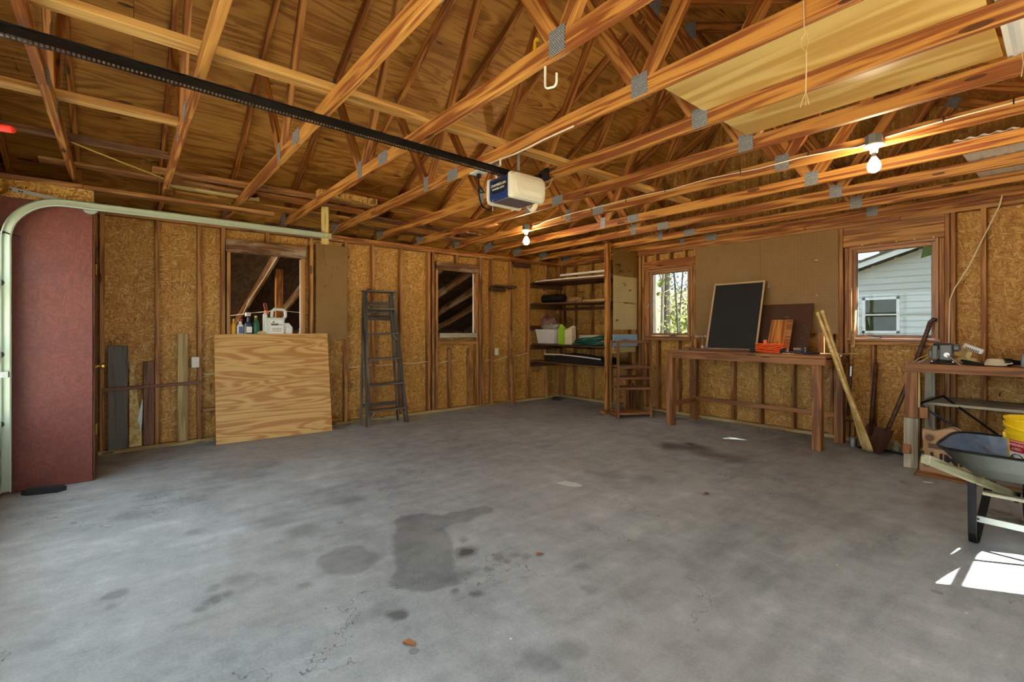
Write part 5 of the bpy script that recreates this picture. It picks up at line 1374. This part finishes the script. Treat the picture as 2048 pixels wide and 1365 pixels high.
# ------------------------------------------------------------------ wheelbarrow with bucket
WBW = thing('wheelbarrow', 'black steel wheelbarrow with wooden handles and bucket inside', 'wheelbarrow', (6.05, 3.9, 0))
def tray_loop(c4, n=40, e=.38):
    out = []
    for k in range(n):
        a = 2 * math.pi * (k + .5) / n
        u = math.copysign(abs(math.cos(a)) ** e, math.cos(a)); v = math.copysign(abs(math.sin(a)) ** e, math.sin(a))
        u = (u + 1) / 2; v = (v + 1) / 2
        p = V(c4[0]) * (1 - u) * (1 - v) + V(c4[1]) * u * (1 - v) + V(c4[2]) * u * v + V(c4[3]) * (1 - u) * v
        out.append(p)
    return out
RIM = [(-.325, -.48, .615), (.325, -.48, .615), (.36, .52, .565), (-.36, .52, .565)]
BOT = [(-.19, -.22, .445), (.19, -.22, .445), (.20, .32, .395), (-.20, .32, .395)]
def loft(loops, close_end=True):
    n = len(loops[0]); vs_ = [p for l in loops for p in l]; fs = []
    for i in range(len(loops) - 1):
        for j in range(n): fs.append((i * n + j, i * n + (j + 1) % n, (i + 1) * n + (j + 1) % n, (i + 1) * n + j))
    if close_end: fs.append(tuple(range((len(loops) - 1) * n, len(loops) * n)))
    return vs_, fs
rim = tray_loop(RIM); bot = tray_loop(BOT)
mid = [a.lerp(b, .5) + V((0, 0, -.012)) for a, b in zip(rim, bot)]
inner = [[p + V((0, 0, 0)) for p in rim], mid, bot]
vi, fi = loft(inner); MB().add(vi, [tuple(reversed(f)) for f in fi]).build('tray_inside', 'barrow_inner', WBW, smooth=False)
cen = V((0, .03, 0))
def outw(l, k): return [p + V(((p - cen).x, (p - cen).y, 0)).normalized() * k + V((0, 0, -k)) for p in l]
vo_, fo = loft([outw(rim, .002), outw(mid, .004), outw(bot, .004)]); MB().add(vo_, fo).build('tray_outside', 'barrow_outer', WBW, smooth=False)
MB().tube([p for p in rim], .008, 6, closed=True).build('tray_rim', 'black_steel', WBW)
for sx in (-1, 1):
    hnd = beam(WBW, 'handle', (sx * .305, -.74, .60), (sx * .06 + sx * .02, .63, .165), .038, .045, 'barrow_handle')
    p0 = V((sx * .212, -.06, .345))
    lg_ = MB()
    lp = [(sx * .212, -.055, .365), (sx * .212, -.04, .06), (sx * .21, -.03, .012), (sx * .205, .0, .008), (sx * .20, .02, .03), (sx * .165, .19, .31), (sx * .155, .22, .325)]
    for a_, b_2 in zip(lp[:-1], lp[1:]):
        Mx, L_ = frame(a_, b_2, (0, 1, 0) if abs(V(b_2).z - V(a_).z) > .1 else (0, 0, 1))
        lg_.cbox((-L_ / 2 - .003, -.019, -.005), (L_ / 2 + .003, .019, .005), .002, Mx)
    lg_.build('leg', 'black_steel', WBW)
slab(WBW, 'leg_crossbar', (-.215, -.012, .125), (.215, -.006, .165), 'galvanized')
for x in (-.19, .19): MB().lathe([(0, 0), (.006, 0), (.006, .001), (0, .001)], 10, T(x, -.0125, .145) @ RX(90), False).build('bolt_hole', 'black_steel', WBW)
MB().tube([(0 + .0, .64 + .15 * math.cos(a), .195 + .15 * math.sin(a)) for a in [k * math.pi / 16 for k in range(32)]], .045, 10, closed=True).build('tyre', 'black_rubber', WBW, smooth=True)
MB().lathe([(0, -.04), (.03, -.04), (.03, -.02), (.11, -.015), (.11, .015), (.03, .02), (.03, .04), (0, .04)], 20, T(0, .64, .195) @ RY(90), False).build('wheel_hub', 'dark_iron', WBW)
for sx in (-1, 1): MB().cbox((sx * .075 - .012, .55, .14), (sx * .075 + .012, .70, .19), .003).build('axle_bracket', 'black_steel', WBW)
MB().tube([(-.09, .64, .195), (.09, .64, .195)], .009, 8).build('axle', 'steel', WBW)
slab(WBW, 'tray_riser', (-.16, -.15, .325), (.16, -.10, .343), 'weathered')

BU = thing('yellow_bucket', 'yellow plastic bucket with red warning label in the wheelbarrow', 'bucket', (6.115, 3.98, .43))
H_ = .325
MB().lathe([(0, 0), (.132, 0), (.135, .006), (.150, H_ - .09), (.158, H_ - .088), (.158, H_ - .082), (.151, H_ - .080), (.152, H_ - .055), (.160, H_ - .053), (.160, H_ - .047), (.153, H_ - .045), (.154, H_ - .012), (.162, H_ - .01), (.162, H_), (.146, H_), (.129, .012), (0, .010)], 32, None, False).build('pail', 'bucket_yellow', BU)
MB().tube([(.156 * math.cos(a) , -.156 * abs(math.sin(a)) * .9 - .02 * math.sin(a), .215 + .08 * (a / math.pi)) for a in [math.pi * (1 - k / 16) for k in range(17)]], .006, 6).build('bail_handle', 'bucket_yellow', BU)
for sx in (-1, 1): MB().lathe([(0, 0), (.02, 0), (.018, .015), (0, .016)], 12, T(sx * .146, 0, .215) @ RY(90 * sx), False).build('handle_ear', 'bucket_yellow', BU)
LA = math.radians(-133)      # the label faces the camera side
def onb(a, z, e=.001):
    r = .1347 + .0655 * z + e
    return (r * math.cos(a), r * math.sin(a), z)
def patch(a0, a1, z0, z1, r, m_, parent, name, n=8):
    vs_ = []; fs = []
    for i in range(n + 1):
        a = a0 + (a1 - a0) * i / n
        for z in (z0, z1): vs_.append(onb(a, z, r))
    for i in range(n): fs.append((2 * i, 2 * i + 2, 2 * i + 3, 2 * i + 1))
    return MB().add(vs_, fs).build(name, m_, parent)
d_ = .36
lbp = patch(LA - d_, LA + d_, .035, .205, .0012, 'label_white', BU, 'warning_label')
patch(LA - d_ + .04, LA + d_ - .04, .140, .196, .0018, 'label_red', lbp, 'warning_band')
patch(LA - d_ + .02, LA + d_ - .02, .199, .209, .0018, 'cap_orange', lbp, 'orange_band')
def lab(z, s, size, m_, r=.0026): return text(lbp, 'lettering', s, size, m_, facing(onb(LA, z, r), (math.cos(LA), math.sin(LA), 0)), .0003)
lab(.180, 'WARNING', .020, 'label_white'); lab(.157, 'AVISO', .020, 'label_white')
Mc = facing(onb(LA, .086, .0026), (math.cos(LA), math.sin(LA), 0))
MB().tube([Mc @ V((.042 * math.cos(a), .042 * math.sin(a), 0)) for a in [k * math.pi / 12 for k in range(24)]], .0026, 5, closed=True).build('prohibition_ring', 'ink', lbp)
MB().tube([Mc @ V((-.029, .029, .001)), Mc @ V((.029, -.029, .001))], .0026, 5).build('prohibition_bar', 'ink', lbp)
fig = MB().lathe([(0, 0), (.009, 0), (.009, .001), (0, .001)], 12, Mc @ T(.012, .010, 0), False)
fig.tube([Mc @ V((.006, .006, 0)), Mc @ V((-.008, -.006, 0)), Mc @ V((-.02, -.018, 0))], .005, 5).tube([Mc @ V((-.002, .0, 0)), Mc @ V((.016, -.012, 0))], .0028, 5).tube([Mc @ V((-.022, -.02, 0)), Mc @ V((.0, -.027, 0))], .003, 5)
fig.build('pictogram', 'ink', lbp)

# ------------------------------------------------------------------ bits on the floor
o = MB().prism([(-.13, -.02), (-.08, -.05), (.10, -.035), (.13, .02), (.05, .045), (-.10, .03)], 0, .035, 2).cbox((-.09, -.03, .03), (.12, .02, .05), .008).build('charred_lump', 'soot', None, T(1.16, -.46, .0) @ RZ(70)); tag(o, 'scorched black lump at the foot of the red partition', 'debris')
o = MB().cbox((-.10, -.06, 0), (.10, .05, .045), .015).build('black_block', 'soot', None, T(.25, 6.02, 0) @ RZ(20)); tag(o, 'black block on the floor below the corner shelves', 'block')
def dry_leaf(x, y, rz, label, k=1.0):
    q = MB().add([(-.03 * k, 0, .003), (-.012 * k, .018 * k, .012), (.015 * k, .016 * k, .008), (.035 * k, 0, .002), (.012 * k, -.018 * k, .014), (-.015 * k, -.016 * k, .006), (0, 0, .003)], [(0, 1, 6), (1, 2, 6), (2, 3, 6), (3, 4, 6), (4, 5, 6), (5, 0, 6)])
    tag(q.build('dry_leaf', 'leaf_brown', None, T(x, y, .001) @ RZ(rz)), label, 'leaf', 'dry leaves on the slab')
dry_leaf(4.55, .885, 20, 'brown dry leaf on the slab below the damp patch'); dry_leaf(4.33, 1.80, 70, 'dry leaf on the slab beyond the oil drops', .8); dry_leaf(4.42, 3.45, 10, 'dark dry leaf on the slab toward the wheelbarrow', .8)
o = MB().prism([(-.10, -.03), (-.03, -.05), (.08, -.04), (.11, .0), (.05, .04), (-.06, .05)], 0, .002, 2).build('patch_of_filler', 'filler', None, T(3.585, 2.82, .0005) @ RZ(25)); tag(o, 'pale filler patch in the middle of the slab', 'patch')
tag(MB().cbox((-.03, -.015, 0), (.03, .015, .003), .001).build('paper_scrap', 'label_white', None, T(5.43, 5.12, .0005) @ RZ(30)), 'white paper scrap on the floor before the charcoal sack', 'scrap')

# ------------------------------------------------------------------ outside
gr = MB().add([(-70, -60, -.13), (70, -60, -.13), (70, 15, -.13), (-70, 15, -.13), (70, 24, .6), (-70, 24, .6), (70, 40, 4.2), (-70, 40, 5.2), (70, 60, 4.0), (-70, 60, 5.0)], [(0, 1, 2, 3), (3, 2, 4, 5), (5, 4, 6, 7), (7, 6, 8, 9)]).build('ground', 'soil'); tag(gr, 'leaf strewn ground rising to the woods', kind='structure')
dv = MB().box((.2, -16, -.128), (7.1, YF - .1, -.09)).build('driveway', 'driveway'); tag(dv, 'pale driveway before the garage door', kind='structure')

def tree(x, y, h, r, label, seed, bark='bark', fol='foliage_light', nleaf=500, cr=1.6, lean_=0.0, size=.07, branches=9):
    rnd = random.Random(seed)
    z0 = -.2 if y < 15 else (y - 15) * .07 - .3
    if y > 24: z0 = .3 + (y - 24) * .25
    t = thing('tree', label, 'tree', (x, y, z0), 0, 'trees behind the garage')
    mb = MB(); ends = []
    tr_ = [V((lean_ * h * u + .12 * math.sin(u * 5 + seed), .1 * math.sin(u * 4 + 2 * seed), h * u)) for u in [i / 8 for i in range(9)]]
    mb.tube(tr_, [r * (1 - .75 * i / 8) for i in range(9)], 7)
    for b in range(branches):
        u = rnd.uniform(.18, .95); i = int(u * 8); p = tr_[i].lerp(tr_[min(i + 1, 8)], u * 8 - i)
        a = rnd.uniform(0, 6.28); L_ = cr * rnd.uniform(.6, 1.2) * (1.15 - .6 * u)
        d = V((math.cos(a), math.sin(a), rnd.uniform(.3, 1.0))).normalized()
        q = [p, p + d * L_ * .4 + V((0, 0, .05)), p + d * L_ * .75 + V((0, 0, .22 * L_)), p + d * L_ + V((0, 0, .4 * L_))]
        rb = r * (.34 - .2 * u); mb.tube(q, [rb, rb * .7, rb * .45, rb * .2], 5); ends += q[1:]
        for s_ in range(3):
            k = rnd.uniform(.3, .95); e = q[1].lerp(q[3], k); d2 = (d + V((rnd.uniform(-1, 1), rnd.uniform(-1, 1), rnd.uniform(-.2, .8)))).normalized()
            f_ = e + d2 * L_ * .45; mb.tube([e, e.lerp(f_, .5) + V((0, 0, .04)), f_], [rb * .4, rb * .25, rb * .1], 4); ends += [f_, e.lerp(f_, .5)]
    mb.build('trunk', bark, t)
    vs_ = []; fs = []
    for k in range(nleaf):
        c = rnd.choice(ends) + V((rnd.gauss(0, .25 * cr / 1.6), rnd.gauss(0, .25 * cr / 1.6), rnd.gauss(0, .22 * cr / 1.6)))
        a = V((rnd.gauss(0, 1), rnd.gauss(0, 1), rnd.gauss(0, 1))).normalized(); b = a.orthogonal().normalized(); s_ = size * rnd.uniform(.5, 1.3)
        n0 = len(vs_); vs_ += [c + a * s_, c + b * s_ * .6, c - a * s_, c - b * s_ * .6]; fs.append((n0, n0 + 1, n0 + 2, n0 + 3))
    if nleaf: MB().add(vs_, fs).build('foliage', fol, t)['kind'] = 'stuff'
    return t
# woods seen through the first window, and two unseen sun blockers
FW = [(-.74, 10.6, 9, .10, 'thick leaning grey trunk at the edge of the first window view', 'bark', 'foliage_tan', 200, 1.2, -.02),
      (-.85, 11.5, 8, .032, 'slender dark sapling in the middle of the first window view', 'bark_dark', 'foliage_light', 500, 1.3, .01),
      (-.95, 11.95, 8, .026, 'second slender sapling just beside the middle one', 'bark_dark', 'foliage_light', 420, 1.4, .05),
      (-.62, 11.8, 8, .03, 'thin curved sapling near the right of the first window view', 'bark', 'foliage_light', 520, 1.4, .02),
      (-2.5, 13.5, 10, .06, 'straight grey tree further into the woods', 'bark', 'foliage_tan', 450, 1.9, .03),
      (-2.6, 15.5, 10, .08, 'tall tree with dense yellow green leaves in the woods', 'bark', 'foliage_light', 900, 2.2, 0),
      (-4.2, 16.5, 11, .16, 'wide crowned tree deep in the woods', 'bark_dark', 'foliage_dark', 900, 2.6, 0),
      (.3, 17.5, 10, .12, 'dark evergreen looking tree behind the saplings', 'bark_dark', 'foliage_dark', 1000, 2.2, 0),
      (-3.0, 19.5, 11, .15, 'tan leaved tree on the slope', 'bark', 'foliage_tan', 1000, 2.4, 0),
      (-5.6, 21.0, 12, .17, 'tall tan tree on the far slope', 'bark', 'foliage_tan', 1000, 2.6, 0),
      (-1.9, 23.0, 12, .17, 'leafy tree at the foot of the hillside', 'bark', 'foliage_light', 1200, 2.8, 0),
      (-4.6, 26.0, 12, .2, 'big tree halfway up the hillside', 'bark_dark', 'foliage_dark', 1200, 3.0, 0),
      (-7.5, 27.0, 12, .2, 'outermost tree on the hillside', 'bark', 'foliage_light', 1200, 3.0, 0),
      (.6, 25.0, 12, .2, 'tree on the hillside behind the house corner', 'bark', 'foliage_tan', 1200, 3.0, 0),
      (1.2, 19.5, 9, .12, 'bare branched tree above the house roof', 'bark', 'foliage_tan', 260, 2.2, 0),
      (3.0, 24.0, 11, .16, 'bare branched tree behind the house ridge', 'bark', 'foliage_tan', 300, 2.6, 0),
      (9.0, 11.2, 11.5, .24, 'unseen dense tree added to shade the second window', 'bark_dark', 'foliage_dark', 5600, 2.1, 0.05),  # this tree and the next are added to keep sun off the back windows
      (6.4, 11.2, 11.5, .24, 'unseen dense tree added to shade the first window', 'bark_dark', 'foliage_dark', 5600, 2.1, 0.05)]
for i, q in enumerate(FW): tree(q[0], q[1], q[2], q[3], q[4], 17 + i * 3, q[5], q[6], q[7], q[8], q[9], size=.25 if 'shade' in q[4] else (.06 if q[1] < 14 else .11), branches=26 if 'shade' in q[4] else 11)
def shrub(x, y, r, m_, label, seed):
    rnd = random.Random(seed); z0 = -.15 if y < 15 else (y - 15) * .07 - .2
    if y > 24: z0 = .3 + (y - 24) * .25
    t = thing('shrub', label, 'shrub', (x, y, z0), 0, 'undergrowth at the edge of the woods')
    vs_ = []; fs = []; mb = MB()
    for k in range(7):
        a = rnd.uniform(0, 6.28); e = V((math.cos(a) * r * rnd.uniform(.3, .9), math.sin(a) * r * .7, r * rnd.uniform(.8, 2.0)))
        mb.tube([(0, 0, 0), e * .5 + V((0, 0, .1)), e], [.02, .012, .005], 4)
        for j in range(130):
            c = e * rnd.uniform(.15, 1.05) + V((rnd.gauss(0, .22 * r), rnd.gauss(0, .2 * r), rnd.gauss(0, .22 * r)))
            u = V((rnd.gauss(0, 1), rnd.gauss(0, 1), rnd.gauss(0, 1))).normalized(); w = u.orthogonal().normalized(); s_ = .05 * rnd.uniform(.6, 1.5)
            n0 = len(vs_); vs_ += [c + u * s_, c + w * s_ * .6, c - u * s_, c - w * s_ * .6]; fs.append((n0, n0 + 1, n0 + 2, n0 + 3))
    mb.build('stems', 'bark_dark', t); MB().add(vs_, fs).build('leaves', m_, t)['kind'] = 'stuff'
for i, (x, y, r, m_, lb) in enumerate(((-.9, 12.6, .9, 'foliage_light', 'yellow green bush behind the saplings'), (-1.9, 13.2, .9, 'foliage_tan', 'tan brushy bush beside the leaning trunk'), (.4, 13.6, 1.0, 'foliage_tan', 'dry tan bush near the house side'), (-.6, 14.8, 1.2, 'foliage_dark', 'dark green bush deeper in the woods'), (-2.9, 15.4, 1.3, 'foliage_light', 'pale green bush deeper in the woods'), (1.0, 15.6, 1.2, 'foliage_light', 'leafy bush closest to the house'), (-1.8, 17.5, 1.5, 'foliage_tan', 'large tan thicket on the slope'), (-4.4, 18.5, 1.6, 'foliage_dark', 'large dark thicket on the slope'), (-.2, 20.0, 1.7, 'foliage_light', 'large green thicket on the slope'), (2.35, 13.6, .5, 'foliage_light', 'small sprig against the white siding'))):
    shrub(x, y, r, m_, lb, 70 + i)

# white house next door: gable end of lap siding
YH = 14.5
HO = thing('neighbor_house', 'white house with lap siding seen through the second window', 'house', (5.5, YH, -.13))
def rake(x): return 2.757 + (x - 2.568) * .333          # underside line of the rake board, world z
ex = .1515; z = .079 + .13 - .0
XL, XRr = 1.35, 9.4
RIDX = 5.4
def roofz(x): return rake(x) if x < RIDX else rake(2 * RIDX - x)
wx0, wx1, wz0, wz1 = 2.62, 3.365, 1.165, 2.05
k = 0
zb = .26
while zb < roofz(RIDX):
    zt_ = zb + ex
    xa = XL; xb = XRr
    # clip under the rake
    if zt_ > roofz(XL): xa = max(XL, 2.568 + (zt_ - 2.757) / .333); xb = min(XRr, 2 * RIDX - xa)
    if xb - xa < .1: break
    segs = [(xa, xb)]
    if zb < wz1 and zt_ > wz0: segs = [(xa, wx0), (wx1, xb)]
    for (s0, s1) in segs:
        if s1 - s0 < .05: continue
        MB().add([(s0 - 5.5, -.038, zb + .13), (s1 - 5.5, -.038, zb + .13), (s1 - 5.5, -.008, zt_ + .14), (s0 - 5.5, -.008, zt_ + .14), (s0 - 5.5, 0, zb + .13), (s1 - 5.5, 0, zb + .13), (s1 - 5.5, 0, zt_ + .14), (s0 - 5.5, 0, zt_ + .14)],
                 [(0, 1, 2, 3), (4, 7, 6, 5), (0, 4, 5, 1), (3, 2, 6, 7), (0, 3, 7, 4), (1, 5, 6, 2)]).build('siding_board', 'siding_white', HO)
    zb = zt_
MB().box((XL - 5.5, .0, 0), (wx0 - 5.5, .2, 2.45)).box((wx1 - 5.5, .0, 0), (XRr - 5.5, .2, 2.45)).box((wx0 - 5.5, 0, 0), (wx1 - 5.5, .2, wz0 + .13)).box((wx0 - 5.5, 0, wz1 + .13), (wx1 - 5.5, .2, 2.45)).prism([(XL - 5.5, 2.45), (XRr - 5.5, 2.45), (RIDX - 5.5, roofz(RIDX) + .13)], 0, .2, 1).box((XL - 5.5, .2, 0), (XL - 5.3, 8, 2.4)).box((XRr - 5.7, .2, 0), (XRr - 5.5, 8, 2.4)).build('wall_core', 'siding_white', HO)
rb = MB()
for sgn in (1, -1):
    def X2(x): return (x if sgn > 0 else 2 * RIDX - x) - 5.5
    rb.prism([(X2(RIDX), roofz(RIDX) + .13), (X2(.9), rake(.9) + .13), (X2(.9), rake(.9) + .275), (X2(RIDX), roofz(RIDX) + .275)], -.32, -.29, 1)
rb.build('rake_board', 'trim_white', HO)
rf = MB()
for sgn in (1, -1):
    def X2(x): return (x if sgn > 0 else 2 * RIDX - x) - 5.5
    rf.prism([(X2(RIDX), roofz(RIDX) + .26), (X2(.85), rake(.85) + .26), (X2(.85), rake(.85) + .31), (X2(RIDX), roofz(RIDX) + .32)], -.34, 8.3, 1)
rf.build('roof', 'shingle', HO)
hw = MB()
for (a, b) in (((wx0, wz0), (wx0 + .06, wz1)), ((wx1 - .06, wz0), (wx1, wz1)), ((wx0, wz0), (wx1, wz0 + .055)), ((wx0, wz1 - .06), (wx1, wz1)), ((wx0 + .06, 1.60), (wx1 - .06, 1.635))):
    hw.box((a[0] - 5.5, -.05, a[1] + .13), (b[0] - 5.5, .05, b[1] + .13))
wnd = hw.build('window', 'trim_white', HO)
MB().box((wx0 + .06 - 5.5, .01, wz0 + .18), (wx1 - .06 - 5.5, .014, wz1 + .08)).build('pane', 'house_glass', wnd)
